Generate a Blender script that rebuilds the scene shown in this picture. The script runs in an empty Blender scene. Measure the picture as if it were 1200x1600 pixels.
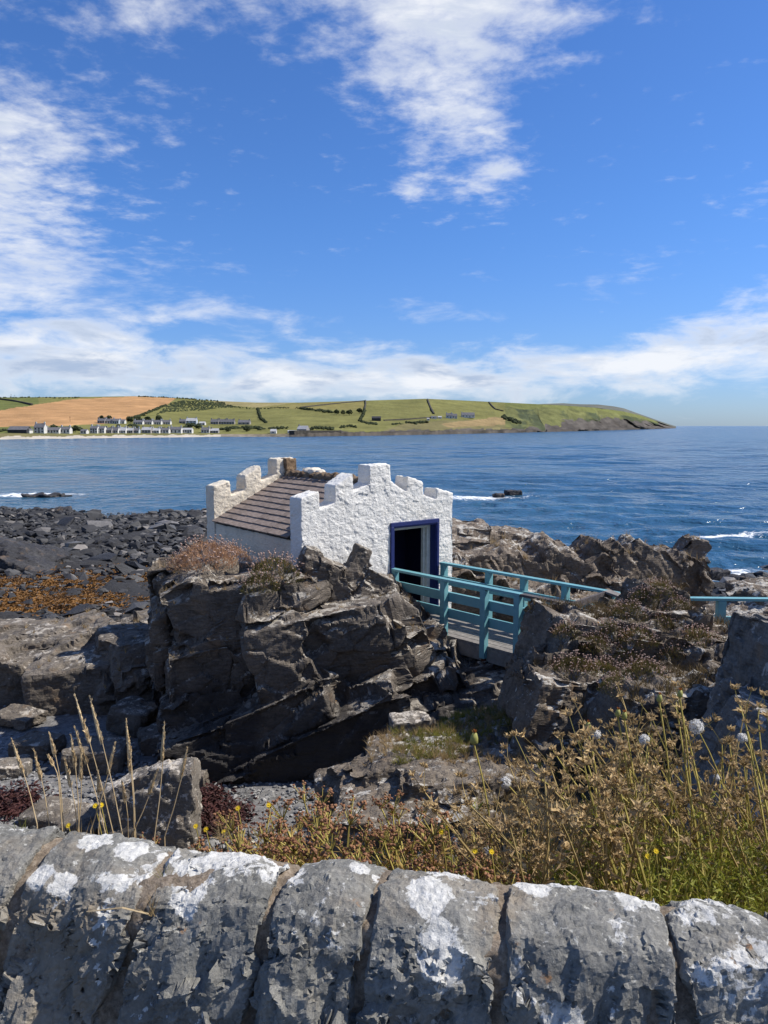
import bpy, bmesh, math, random
import numpy as np
from mathutils import Vector, Matrix, Euler

# ------------------------------------------------------------------ camera, sky, sun, exposure
scene = bpy.context.scene
C = scene.collection
H = 7.5                       # camera height above the sea
F = 1202.0                    # focal length in pixels of the 1200 x 1600 photograph
TH = math.atan(134.5 / F)     # the camera looks slightly down
cam = bpy.data.cameras.new('camera')
cam.sensor_fit = 'VERTICAL'
cam.sensor_height = 36.0
cam.lens = 36.0 * F / 1600.0
cam.clip_start = 0.05
cam.clip_end = 90000
cam_o = bpy.data.objects.new('camera', cam)
cam_o.location = (0, 0, H)
cam_o.rotation_euler = (math.pi / 2 - TH, 0, 0)
C.objects.link(cam_o)
scene.camera = cam_o

SUN_EL = math.radians(48)
SUN_AZ = math.radians(7)      # measured from +X towards +Y
S = Vector((math.cos(SUN_EL) * math.cos(SUN_AZ), math.cos(SUN_EL) * math.sin(SUN_AZ), math.sin(SUN_EL)))
sun = bpy.data.lights.new('sun', 'SUN')
sun.energy = 5.0
sun.angle = math.radians(0.53)
sun.color = (1.0, 0.945, 0.86)
sun_o = bpy.data.objects.new('sun', sun)
sun_o.rotation_euler = (-S).to_track_quat('-Z', 'Y').to_euler()
C.objects.link(sun_o)

scene.view_settings.view_transform = 'Standard'
scene.view_settings.look = 'None'
scene.view_settings.exposure = 0.35
scene.view_settings.gamma = 1.0
scene.view_settings.use_curve_mapping = False


# ------------------------------------------------------------------ node helpers
def N(nt, typ, inp=None, **props):
    n = nt.nodes.new(typ)
    for k, v in props.items():
        setattr(n, k, v)
    for k, v in (inp or {}).items():
        s = n.inputs[k]
        if hasattr(v, 'is_output'):
            nt.links.new(v, s)
        else:
            s.default_value = v
    return n


def mth(nt, op, a, b=0.0, c=0.0, clamp=False):
    n = N(nt, 'ShaderNodeMath', {0: a, 1: b, 2: c}, operation=op)
    n.use_clamp = clamp
    return n.outputs[0]


def rng(nt, v, a, b, c=0.0, d=1.0, smooth=True):
    n = N(nt, 'ShaderNodeMapRange', {'Value': v, 'From Min': a, 'From Max': b, 'To Min': c, 'To Max': d})
    n.interpolation_type = 'SMOOTHSTEP' if smooth else 'LINEAR'
    n.clamp = True
    return n.outputs[0]


def col4(c):
    return (c[0], c[1], c[2], 1.0)


def mixc(nt, f, a, b, mode='MIX'):
    n = N(nt, 'ShaderNodeMix', data_type='RGBA', blend_type=mode)
    for i, v in ((0, f), (6, a), (7, b)):
        s = n.inputs[i]
        if hasattr(v, 'is_output'):
            nt.links.new(v, s)
        else:
            s.default_value = col4(v) if i else v
    return n.outputs[2]


def noise(nt, vec, scale, detail=4.0, rough=0.55, dist=0.0):
    return N(nt, 'ShaderNodeTexNoise', {'Vector': vec, 'Scale': scale, 'Detail': detail, 'Roughness': rough,
                                        'Distortion': dist}).outputs['Fac']


def mapping(nt, vec, scale=(1, 1, 1), rot=(0, 0, 0), loc=(0, 0, 0)):
    return N(nt, 'ShaderNodeMapping', {'Vector': vec, 'Location': loc, 'Rotation': rot, 'Scale': scale}).outputs[0]


def ramp(nt, f, stops):
    n = N(nt, 'ShaderNodeValToRGB', {'Fac': f})
    e = n.color_ramp.elements
    while len(e) < len(stops):
        e.new(0.5)
    for x, (p, c) in zip(e, stops):
        x.position = p
        x.color = col4(c)
    return n.outputs[0]


def bump(nt, h, strength, dist, normal=None):
    d = {'Height': h, 'Strength': strength, 'Distance': dist}
    if normal is not None:
        d['Normal'] = normal
    return N(nt, 'ShaderNodeBump', d).outputs[0]


def new_mat(name, rough=0.9, spec=0.3):
    m = bpy.data.materials.new(name)
    m.use_nodes = True
    nt = m.node_tree
    b = nt.nodes['Principled BSDF']
    b.inputs['Roughness'].default_value = rough
    b.inputs['Specular IOR Level'].default_value = spec
    tc = nt.nodes.new('ShaderNodeTexCoord')
    return m, nt, b, tc.outputs['Object']


def setin(nt, b, name, v):
    if hasattr(v, 'is_output'):
        nt.links.new(v, b.inputs[name])
    else:
        b.inputs[name].default_value = v


# ------------------------------------------------------------------ sky with clouds (world)
world = bpy.data.worlds.new('World')
scene.world = world
world.use_nodes = True
world.cycles.sampling_method = 'MANUAL'
world.cycles.sample_map_resolution = 384
scene.cycles.max_bounces = 5
scene.cycles.diffuse_bounces = 2
scene.cycles.glossy_bounces = 2
scene.cycles.transmission_bounces = 2
nt = world.node_tree
bg = nt.nodes['Background']
SKY_STRENGTH = 0.08
bg.inputs['Strength'].default_value = SKY_STRENGTH
sky = N(nt, 'ShaderNodeTexSky', sky_type='NISHITA')
sky.sun_disc = False
sky.sun_elevation = SUN_EL
sky.sun_rotation = math.pi / 2 - SUN_AZ
sky.altitude = 10
sky.air_density = 1.0
sky.dust_density = 0.35
sky.ozone_density = 2.6
gen = N(nt, 'ShaderNodeTexCoord').outputs['Generated']
xyz = N(nt, 'ShaderNodeSeparateXYZ', {0: gen})
dx, dy, dz = xyz.outputs
az = mth(nt, 'MULTIPLY', mth(nt, 'ARCTAN2', dx, dy), 57.2958)
el = mth(nt, 'MULTIPLY', mth(nt, 'ARCSINE', dz), 57.2958)
den = mth(nt, 'ADD', mth(nt, 'MAXIMUM', dz, 0.0), 0.09)
skyc = mixc(nt, 1.0, sky.outputs[0], mixc(nt, rng(nt, el, 0, 16), (0.60, 0.83, 1.36), (0.56, 0.92, 1.48)), 'MULTIPLY')
q = N(nt, 'ShaderNodeCombineXYZ', {0: mth(nt, 'DIVIDE', dx, den), 1: mth(nt, 'DIVIDE', dy, den), 2: 0.0}).outputs[0]


def patch(a, e, wa, we, rot=0.0):
    """a soft bank of cloud round azimuth a, elevation e (degrees)"""
    da = mth(nt, 'SUBTRACT', az, a)
    de = mth(nt, 'SUBTRACT', el, e)
    c, s = math.cos(math.radians(rot)), math.sin(math.radians(rot))
    u = mth(nt, 'DIVIDE', mth(nt, 'ADD', mth(nt, 'MULTIPLY', da, c), mth(nt, 'MULTIPLY', de, s)), wa)
    v = mth(nt, 'DIVIDE', mth(nt, 'SUBTRACT', mth(nt, 'MULTIPLY', de, c), mth(nt, 'MULTIPLY', da, s)), we)
    r2 = mth(nt, 'ADD', mth(nt, 'MULTIPLY', u, u), mth(nt, 'MULTIPLY', v, v))
    return mth(nt, 'EXPONENT', mth(nt, 'MULTIPLY', r2, -1.0))


def addall(l):
    r = l[0]
    for x in l[1:]:
        r = mth(nt, 'ADD', r, x)
    return r


def wgt(p, w):
    return mth(nt, 'MULTIPLY', p, w)


cover = addall([
    wgt(patch(2.2, 26.8, 7.8, 5.8, -8), 0.62), wgt(patch(5.6, 19.8, 4.2, 3.6, -35), 0.42), wgt(patch(11.5, 26, 4.5, 3.2, -20), 0.30),
    wgt(patch(2.0, 16.2, 1.9, 0.8), 0.45), wgt(patch(8.3, 17.4, 2.6, 0.9, 22), 0.48),
    wgt(patch(-17, 26, 5.5, 3.0, 15), 0.40), wgt(patch(-8.5, 26.5, 2.2, 2.2), 0.30),
    wgt(patch(-27, 17.5, 8.5, 5.0, -25), 0.58), wgt(patch(-13.5, 19.5, 5.0, 2.4, -8), 0.20),
    wgt(patch(-29, 9.0, 12, 4.6, -8), 0.52), wgt(patch(-20, 4.4, 22, 2.2), 0.50),
    wgt(patch(6, 3.5, 26, 1.9, 2), 0.54), wgt(patch(26, 6.3, 11, 2.2, 14), 0.55), wgt(patch(42, 8, 16, 6), 0.4),
    wgt(patch(-55, 12, 18, 14), 0.45), wgt(patch(-8, 7.6, 6, 0.7), 0.25), wgt(patch(-14, 9.4, 2.6, 0.7), 0.22)])
# beyond the view the same broken cloud goes on
side = mth(nt, 'MAXIMUM', rng(nt, mth(nt, 'ABSOLUTE', az), 34, 70), rng(nt, el, 32, 50))
broad = noise(nt, gen, 1.6, 2.0)
cover = mth(nt, 'ADD', cover, mth(nt, 'MULTIPLY', side, rng(nt, broad, 0.42, 0.66, 0.0, 0.55)))
warp = mapping(nt, q, (1, 1, 1), (0, 0, 0.5))
n1 = noise(nt, warp, 2.4, 6.0, 0.62, 0.15)
n2 = noise(nt, mapping(nt, q, (1, 1, 1), (0, 0, 0.2), (4, 2, 0)), 9.5, 7.0, 0.62, 0.15)
n3 = noise(nt, mapping(nt, gen, (1, 1, 3.2)), 9.0, 6.0, 0.6, 0.3)
lowmix = rng(nt, el, 6, 15)
nn = mth(nt, 'ADD', mth(nt, 'MULTIPLY', n1, 0.46), mth(nt, 'MULTIPLY', n2, 0.54))
nn = mth(nt, 'ADD', mth(nt, 'MULTIPLY', nn, lowmix), mth(nt, 'MULTIPLY', n3, mth(nt, 'SUBTRACT', 1.0, lowmix)))
dens = mth(nt, 'ADD', cover, mth(nt, 'MULTIPLY', mth(nt, 'SUBTRACT', nn, 0.5), 2.3))
cm = rng(nt, dens, 0.12, 0.92)
cm = mth(nt, 'MULTIPLY', cm, rng(nt, el, -0.3, 0.9, 0.35, 1.0))
shade = noise(nt, mapping(nt, gen, (1, 1, 4.5), (0, 0, 0), (0.03, 0, 0.012)), 8.0, 5.0, 0.6, 0.3)
thick = rng(nt, dens, 0.40, 1.05)
greyf = mth(nt, 'MULTIPLY', thick, rng(nt, shade, 0.38, 0.60))
cl = mixc(nt, greyf, (9.2, 9.4, 9.8), mixc(nt, rng(nt, el, 4, 14), (4.3, 5.3, 7.1), (5.8, 6.6, 8.0)))
final = mixc(nt, mth(nt, 'MULTIPLY', cm, 0.93), skyc, cl)
nt.links.new(final, bg.inputs['Color'])

# ------------------------------------------------------------------ geometry helpers
def ray(px, py):
    u, v = px - 600.0, py - 800.0
    fy = F * math.cos(TH) - v * math.sin(TH)
    return u / fy, -(F * math.sin(TH) + v * math.cos(TH)) / fy      # X per metre of Y, Z per metre of Y


def atY(px, py, Y):
    a, b = ray(px, py)
    return np.array([a * Y, Y, H + b * Y])


def atZ(px, py, z):
    a, b = ray(px, py)
    Y = (z - H) / b
    return np.array([a * Y, Y, z])


def hsh(ix, iy, iz, seed=0):
    h = (ix.astype(np.int64) * 73856093) ^ (iy.astype(np.int64) * 19349663) ^ (iz.astype(np.int64) * 83492791) ^ (seed * 2654435 + 1013)
    h = h & 0xFFFFFFFF
    h = ((h ^ (h >> 16)) * 0x45d9f3b) & 0xFFFFFFFF
    h = ((h ^ (h >> 16)) * 0x45d9f3b) & 0xFFFFFFFF
    h = h ^ (h >> 16)
    return (h & 0xFFFFFF) / float(0x1000000)


def vnoise(p, seed=0):
    i = np.floor(p).astype(np.int64)
    f = p - i
    f = f * f * f * (f * (f * 6 - 15) + 10)
    r = 0
    for a in (0, 1):
        wx = f[:, 0] if a else 1 - f[:, 0]
        for b in (0, 1):
            wy = f[:, 1] if b else 1 - f[:, 1]
            for c in (0, 1):
                wz = f[:, 2] if c else 1 - f[:, 2]
                r = r + wx * wy * wz * hsh(i[:, 0] + a, i[:, 1] + b, i[:, 2] + c, seed)
    return r * 2 - 1


def fbm(p, octaves=4, seed=0, gain=0.5):
    r, a = 0, 1.0
    p = p.copy()
    for o in range(octaves):
        r = r + a * vnoise(p, seed + o)
        a *= gain
        p = p * 2.03 + 7.1
    return r


def voro(p, seed=0):
    """F1, F2, random of nearest cell (three of them), offset to its centre"""
    i = np.floor(p).astype(np.int64)
    n = len(p)
    f1 = np.full(n, 9e9)
    f2 = np.full(n, 9e9)
    off = np.zeros((n, 3))
    cid = np.zeros((n, 3), np.int64)
    for a in (-1, 0, 1):
        for b in (-1, 0, 1):
            for c in (-1, 0, 1):
                g = i + np.array([a, b, c])
                ctr = np.stack([g[:, k] + 0.1 + 0.8 * hsh(g[:, 0], g[:, 1], g[:, 2], seed + 11 * k) for k in range(3)], 1)
                d = p - ctr
                r = (d * d).sum(1)
                m = r < f1
                f2 = np.where(m, f1, np.minimum(f2, r))
                off[m] = d[m]
                cid[m] = g[m]
                f1 = np.where(m, r, f1)
    rnd = np.stack([hsh(cid[:, 0], cid[:, 1], cid[:, 2], seed + 101 + 7 * k) for k in range(4)], 1)
    voro.cid = cid
    return np.sqrt(f1), np.sqrt(f2), rnd, off


def link(o, parent=None):
    C.objects.link(o)
    if parent is not None:
        o.parent = parent
    return o


def tag(o, label=None, cat=None, group=None, kind=None):
    for k, v in (('label', label), ('category', cat), ('group', group), ('kind', kind)):
        if v:
            o[k] = v
    return o


def thing(name, label, cat, loc=(0, 0, 0), rotz=0.0, group=None, scale=1.0):
    o = bpy.data.objects.new(name, None)
    o.empty_display_size = 0.1
    o.location = [float(x) for x in loc]
    o.rotation_euler = (0, 0, rotz)
    o.scale = (scale,) * 3
    link(o)
    return tag(o, label, cat, group)


def mesh_np(name, v, f, smooth=True):
    me = bpy.data.meshes.new(name)
    v = np.asarray(v, np.float32)
    if isinstance(f, np.ndarray) and f.ndim == 2:
        me.vertices.add(len(v))
        me.vertices.foreach_set('co', v.ravel())
        k = f.shape[1]
        me.loops.add(f.size)
        me.loops.foreach_set('vertex_index', f.astype(np.int32).ravel())
        me.polygons.add(len(f))
        me.polygons.foreach_set('loop_start', np.arange(0, f.size, k, dtype=np.int32))
        me.update(calc_edges=True)
        me.validate()
    else:
        me.from_pydata([tuple(map(float, x)) for x in v], [], [tuple(map(int, x)) for x in f])
    me.polygons.foreach_set('use_smooth', np.full(len(me.polygons), smooth))
    me.update()
    return me


def obj(name, me, mat, parent=None, world=True):
    """world: mesh coordinates are world ones and the parent is an unrotated empty"""
    if mat is not None and not me.materials:
        me.materials.append(mat)
    o = bpy.data.objects.new(name, me)
    link(o, parent)
    if parent is not None and world:
        o.location = -parent.location
        pp = parent.parent
        while pp is not None:
            o.location = o.location - pp.location
            pp = pp.parent
    return o


class MB:
    """collects shapes for one mesh"""
    def __init__(self):
        self.v, self.f = [], []

    def add(self, v, f):
        n = len(self.v)
        self.v += [tuple(x) for x in v]
        self.f += [tuple(i + n for i in x) for x in f]

    def box(self, c, ax, ay, az):
        """centre and three half-axis vectors"""
        c, ax, ay, az = map(np.asarray, (c, ax, ay, az))
        v = [c + sx * ax + sy * ay + sz * az for sz in (-1, 1) for sy in (-1, 1) for sx in (-1, 1)]
        self.add(v, [(0, 2, 3, 1), (4, 5, 7, 6), (0, 1, 5, 4), (2, 6, 7, 3), (0, 4, 6, 2), (1, 3, 7, 5)])

    def bar(self, a, b, w, h, up=(0, 0, 1)):
        a, b, up = map(lambda x: np.asarray(x, float), (a, b, up))
        d = b - a
        L = np.linalg.norm(d)
        d = d / L
        s = np.cross(d, up)
        s /= np.linalg.norm(s)
        u = np.cross(s, d)
        self.box((a + b) / 2, d * L / 2, s * w / 2, u * h / 2)

    def tube(self, pts, rad, sides=4):
        pts = np.asarray(pts, float)
        n = len(pts)
        if np.isscalar(rad):
            rad = [rad] * n
        base = len(self.v)
        t0 = pts[-1] - pts[0]
        ref = np.array([1.0, 0, 0]) if abs(t0[0]) < 0.7 * np.linalg.norm(t0) else np.array([0, 1.0, 0])
        for i in range(n):
            t = pts[min(i + 1, n - 1)] - pts[max(i - 1, 0)]
            t = t / (np.linalg.norm(t) + 1e-9)
            a = np.cross(t, ref)
            a /= np.linalg.norm(a) + 1e-9
            b = np.cross(t, a)
            for k in range(sides):
                w = 2 * math.pi * k / sides
                self.v.append(tuple(pts[i] + rad[i] * (a * math.cos(w) + b * math.sin(w))))
        for i in range(n - 1):
            for k in range(sides):
                k2 = (k + 1) % sides
                self.f.append((base + i * sides + k, base + i * sides + k2, base + (i + 1) * sides + k2, base + (i + 1) * sides + k))
        self.f.append(tuple(base + (n - 1) * sides + k for k in range(sides)))
        self.f.append(tuple(base + k for k in reversed(range(sides))))

    def leaf(self, p, d, L, w, bend=0.3, side=None):
        """a narrow folded leaf of four faces"""
        p, d = np.asarray(p, float), np.asarray(d, float)
        d = d / np.linalg.norm(d)
        if side is None:
            side = np.cross(d, np.array([random.gauss(0, 1) for _ in range(3)]))
        side = side / (np.linalg.norm(side) + 1e-9)
        nrm = np.cross(side, d)
        m = p + d * L * 0.5 + nrm * bend * L * 0.25
        e = p + d * L * 0.95 - nrm * bend * L * 0.3
        n = len(self.v)
        self.v += [tuple(p), tuple(m + side * w), tuple(m - nrm * w * 0.5), tuple(m - side * w), tuple(e)]
        self.f += [(n, n + 1, n + 2), (n, n + 2, n + 3), (n + 1, n + 4, n + 2), (n + 2, n + 4, n + 3)]

    def blob(self, c, r, jit=0.2, flat=1.0, sub=0, rnd=random):
        v, f = ICO[sub]
        c = np.asarray(c, float)
        vv = [c + np.array([x[0], x[1], x[2] * flat]) * r * (1 + rnd.uniform(-jit, jit)) for x in v]
        self.add(vv, f)

    def mesh(self, name, smooth=False):
        me = bpy.data.meshes.new(name)
        me.from_pydata([tuple(map(float, x)) for x in self.v], [], self.f)
        me.polygons.foreach_set('use_smooth', np.full(len(me.polygons), smooth))
        me.update()
        return me

    def build(self, name, mat, parent=None, world=True, smooth=False, bevel=0.0):
        o = obj(name, self.mesh(name, smooth), mat, parent, world)
        if bevel:
            b = o.modifiers.new('bevel', 'BEVEL')
            b.width = bevel
            b.segments = 2
            b.limit_method = 'ANGLE'
        return o


def ico(sub):
    bm = bmesh.new()
    bmesh.ops.create_icosphere(bm, subdivisions=sub + 1, radius=1.0)
    r = ([np.array(v.co) for v in bm.verts], [tuple(x.index for x in f.verts) for f in bm.faces])
    bm.free()
    return r


ICO = [ico(0), ico(1), ico(2)]


def hull(points):
    bm = bmesh.new()
    for p in points:
        bm.verts.new(tuple(map(float, p)))
    r = bmesh.ops.convex_hull(bm, input=bm.verts)
    dead = [e for e in r['geom_interior'] + r['geom_unused'] if isinstance(e, bmesh.types.BMVert)]
    bmesh.ops.delete(bm, geom=list(set(dead)), context='VERTS')
    bm.verts.index_update()
    v = [np.array(x.co) for x in bm.verts]
    f = [tuple(x.index for x in fc.verts) for fc in bm.faces]
    bm.free()
    return v, f


def block_points(c, size, roll=0, pitch=0, yaw=0, seed=0, chop=0.28):
    """corner points of an angular block: a box with every edge chopped unevenly"""
    r = random.Random(seed)
    R = np.array(Euler((math.radians(pitch), math.radians(roll), math.radians(yaw)), 'XYZ').to_matrix())
    sx, sy, sz = [s / 2 for s in size]
    pts = []
    for a in (-1, 1):
        for b in (-1, 1):
            for d in (-1, 1):
                k = [r.uniform(0, chop) for _ in range(3)]
                for m in range(3):
                    t = [1 - k[0] * (m != 0), 1 - k[1] * (m != 1), 1 - k[2] * (m != 2)]
                    pts.append(R @ np.array([a * sx * t[0], b * sy * t[1], d * sz * t[2]]) + np.asarray(c))
    return pts


def remesh(mb, voxel, smooth=0):
    """voxel-union of everything in the builder; returns vertices, normals, mesh"""
    me = mb.mesh('tmp')
    o = bpy.data.objects.new('tmp', me)
    C.objects.link(o)
    m = o.modifiers.new('r', 'REMESH')
    m.mode = 'VOXEL'
    m.voxel_size = voxel
    if smooth:
        s = o.modifiers.new('s', 'SMOOTH')
        s.factor = 0.5
        s.iterations = smooth
    dg = bpy.context.evaluated_depsgraph_get()
    out = bpy.data.meshes.new_from_object(o.evaluated_get(dg))
    bpy.data.objects.remove(o)
    bpy.data.meshes.remove(me)
    return out


def get_vn(me):
    n = len(me.vertices)
    v = np.empty(n * 3, np.float32)
    me.vertices.foreach_get('co', v)
    nn = np.empty(n * 3, np.float32)
    me.vertex_normals.foreach_get('vector', nn)
    return v.reshape(-1, 3).astype(float), nn.reshape(-1, 3).astype(float)


def set_v(me, v, smooth=True):
    me.vertices.foreach_set('co', v.astype(np.float32).ravel())
    me.polygons.foreach_set('use_smooth', np.full(len(me.polygons), smooth))
    me.update()


def rotm(roll, pitch, yaw):
    return np.array(Euler((math.radians(pitch), math.radians(roll), math.radians(yaw)), 'XYZ').to_matrix())


def facet(v, n, R, cell, seed, strength=0.85, align=0.5, jit=0.15, lim=0.2, warp=0.15, crack=0.0, cw=0.05):
    """flatten the surface cell by cell onto planes near the joint directions of the rock, so that it breaks into blocks"""
    p, q = v @ R, n @ R
    cell = np.asarray(cell, float)
    w = np.stack([fbm(p / cell.mean() * 0.6 + 31 * k, 2, seed + 40 + k) for k in range(3)], 1) * warp * cell
    f1, f2, r, off = voro((p + w) / cell, seed)
    cid = voro.cid
    ax = np.argmax(np.abs(q), 1)
    sg = np.sign(q[np.arange(len(q)), ax])
    key = ((cid[:, 0] * 7919 + cid[:, 1]) * 7919 + cid[:, 2]) * 8 + ax * 2 + (sg > 0)
    _, inv, cnt = np.unique(key, return_inverse=True, return_counts=True)
    inv = inv.ravel()
    k = len(cnt)
    cen = np.stack([np.bincount(inv, p[:, c], k) for c in range(3)], 1) / cnt[:, None]
    mn = np.stack([np.bincount(inv, q[:, c], k) for c in range(3)], 1)
    mn /= np.linalg.norm(mn, axis=1)[:, None] + 1e-9
    axv = np.zeros((len(p), 3))
    axv[np.arange(len(p)), ax] = sg
    nf = mn[inv] * (1 - align) + axv * align + (r[:, 1:4] - 0.5) * 2 * jit
    nf /= np.linalg.norm(nf, axis=1)[:, None]
    d = ((cen[inv] - p) * nf).sum(1)
    d = np.clip(d, -lim, lim) * strength
    p = p + nf * d[:, None]
    if crack:
        e = np.exp(-((f2 - f1) / cw) ** 2) * (r[:, 0] > 0.3)
        p = p - q * (crack * e)[:, None]
    return p @ R.T, r


def relax(me, it=1, fac=0.5):
    n = len(me.vertices)
    e = np.empty(len(me.edges) * 2, np.int32)
    me.edges.foreach_get('vertices', e)
    e = e.reshape(-1, 2)
    v, _ = get_vn(me)
    cnt = np.bincount(e.ravel(), minlength=n)[:, None] + 1e-9
    for _ in range(it):
        s = np.stack([np.bincount(e[:, 0], v[e[:, 1], c], n) + np.bincount(e[:, 1], v[e[:, 0], c], n) for c in range(3)], 1) / cnt
        v = v + (s - v) * fac
    set_v(me, v)


def rockify(me, seed=0, frame=(-22, 0, 0), cell=(0.9, 0.7, 0.33), amp=0.12, amp2=0.04, fine=0.01, crack=0.04, align=0.5):
    v, n = get_vn(me)
    R = rotm(*frame)
    c = np.array(cell)
    v = v + n * (amp * 0.9 * fbm(v / c.mean() * 0.5, 2, seed + 70))[:, None]
    set_v(me, v)
    v, n = get_vn(me)
    v, r = facet(v, n, R, c, seed, 0.88, align, 0.12, amp * 2.2, 0.2, crack, 0.03)
    set_v(me, v)
    relax(me, 2)
    v, n = get_vn(me)
    v, r = facet(v, n, R, c * np.array([0.36, 0.36, 0.45]), seed + 3, 0.75, align * 0.6, 0.14, amp2 * 2.2, 0.25, crack * 0.3, 0.04)
    set_v(me, v)
    relax(me, 1, 0.4)
    v, n = get_vn(me)
    p = v @ R
    lam = vnoise(np.stack([p[:, 0] * 1.2, p[:, 1] * 1.2, p[:, 2] * 14], 1), seed + 9)
    d = fine * 0.6 * lam + fine * 0.9 * fbm(p * 9, 3, seed + 20)
    set_v(me, v + n * d[:, None], False)
    return me


# ------------------------------------------------------------------ materials
def rock_mat(name, dark, mid, light, lichen=0.5, lichen_col=(0.50, 0.47, 0.41), orange=0.3, sc=1.0, frame=(-22, 0, 0), bumpd=0.02,
             low=None, rough=0.92, up_bias=1.0):
    m, nt, b, co = new_mat(name, rough, 0.25)
    a = [math.radians(x) for x in (frame[1], frame[0], frame[2])]
    bed = mapping(nt, co, (1.0, 1.0, 4.5), (-a[0], -a[1], -a[2]))
    n1 = noise(nt, co, 1.3 / sc, 6, 0.6, 0.3)
    n2 = noise(nt, bed, 4.0 / sc, 8, 0.65, 0.4)
    n3 = noise(nt, co, 26 / sc, 6, 0.7)
    base = ramp(nt, mth(nt, 'ADD', mth(nt, 'MULTIPLY', n1, 0.55), mth(nt, 'MULTIPLY', n2, 0.45)), [(0.30, dark), (0.5, mid), (0.72, light)])
    base = mixc(nt, 0.65, base, ramp(nt, n3, [(0.25, (0.35, 0.35, 0.36)), (0.75, (1.35, 1.32, 1.28))]), 'MULTIPLY')
    rust = rng(nt, noise(nt, mapping(nt, co, (1, 1, 1), (0, 0, 0), (5, 9, 2)), 2.3 / sc, 5, 0.6), 0.55, 0.72)
    base = mixc(nt, mth(nt, 'MULTIPLY', rust, 0.55), base, (0.23, 0.15, 0.085))
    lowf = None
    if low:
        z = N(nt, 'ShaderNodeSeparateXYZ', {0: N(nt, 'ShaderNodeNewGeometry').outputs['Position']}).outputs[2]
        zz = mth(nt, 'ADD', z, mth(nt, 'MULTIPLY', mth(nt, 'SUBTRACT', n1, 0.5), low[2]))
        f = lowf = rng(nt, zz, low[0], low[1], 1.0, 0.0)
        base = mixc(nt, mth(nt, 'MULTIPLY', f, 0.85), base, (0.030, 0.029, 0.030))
    nz = N(nt, 'ShaderNodeSeparateXYZ', {0: N(nt, 'ShaderNodeNewGeometry').outputs['Normal']}).outputs[2]
    upm = rng(nt, nz, -0.2, 0.75, 0.55 * (1 - up_bias) + 0.18, 1.0)
    l1 = noise(nt, co, 5.0 / sc, 9, 0.72, 0.25)
    l2 = noise(nt, mapping(nt, co, (1, 1, 1), (0, 0, 0), (3, 1, 8)), 1.1 / sc, 3)
    lf = mth(nt, 'ADD', mth(nt, 'MULTIPLY', l1, 0.72), mth(nt, 'MULTIPLY', l2, 0.28))
    thr = 0.66 - 0.22 * lichen
    lk = rng(nt, mth(nt, 'ADD', lf, mth(nt, 'MULTIPLY', mth(nt, 'SUBTRACT', upm, 1.0), 0.24)), thr, thr + 0.045)
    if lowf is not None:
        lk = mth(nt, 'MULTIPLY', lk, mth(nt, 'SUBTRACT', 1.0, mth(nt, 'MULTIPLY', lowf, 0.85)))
    lc = mixc(nt, n3, tuple(x * 0.72 for x in lichen_col), tuple(min(1, x * 1.3) for x in lichen_col))
    base = mixc(nt, mth(nt, 'MULTIPLY', lk, 0.88), base, lc)
    if orange > 0:
        o1 = noise(nt, mapping(nt, co, (1, 1, 1), (0, 0, 0), (11, 4, 6)), 3.2 / sc, 7, 0.7)
        ok = mth(nt, 'MULTIPLY', rng(nt, o1, 0.70 - 0.1 * orange, 0.73 - 0.1 * orange), upm)
        base = mixc(nt, mth(nt, 'MULTIPLY', ok, 0.85), base, (0.42, 0.20, 0.035))
    setin(nt, b, 'Base Color', base)
    v = N(nt, 'ShaderNodeTexVoronoi', {'Vector': mapping(nt, co, (1.0, 1.0, 2.6), (-a[0], -a[1], -a[2])), 'Scale': 7.0 / sc},
          feature='DISTANCE_TO_EDGE').outputs['Distance']
    cr = rng(nt, v, 0.0, 0.05)
    hgt = mth(nt, 'ADD', mth(nt, 'MULTIPLY', noise(nt, bed, 9 / sc, 12, 0.72, 0.2), 1.0), mth(nt, 'MULTIPLY', cr, 0.22))
    hgt = mth(nt, 'ADD', hgt, mth(nt, 'MULTIPLY', n3, 0.25))
    setin(nt, b, 'Normal', bump(nt, hgt, 1.0, bumpd * 1.5))
    return m


def plain_mat(name, c1, c2, scale=8.0, rough=0.85, spec=0.3, bumps=0.0, detail=6, per_object=0.0, trans=0.0):
    m, nt, b, co = new_mat(name, rough, spec)
    n1 = noise(nt, co, scale, detail, 0.65)
    c = ramp(nt, n1, [(0.3, c1), (0.7, c2)])
    if per_object:
        oi = N(nt, 'ShaderNodeObjectInfo').outputs['Random']
        g = rng(nt, oi, 0, 1, 1 - per_object, 1 + per_object, False)
        c = mixc(nt, 1.0, c, N(nt, 'ShaderNodeCombineColor', {0: g, 1: g, 2: g}).outputs[0], 'MULTIPLY')
    setin(nt, b, 'Base Color', c)
    if bumps:
        setin(nt, b, 'Normal', bump(nt, noise(nt, co, scale * 2.5, 8, 0.7), 0.8, bumps))
    if trans:
        out = nt.nodes['Material Output']
        tr = N(nt, 'ShaderNodeBsdfTranslucent', {'Color': c})
        mx = N(nt, 'ShaderNodeMixShader', {0: trans, 1: b.outputs[0], 2: tr.outputs[0]})
        nt.links.new(mx.outputs[0], out.inputs['Surface'])
    return m


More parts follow.
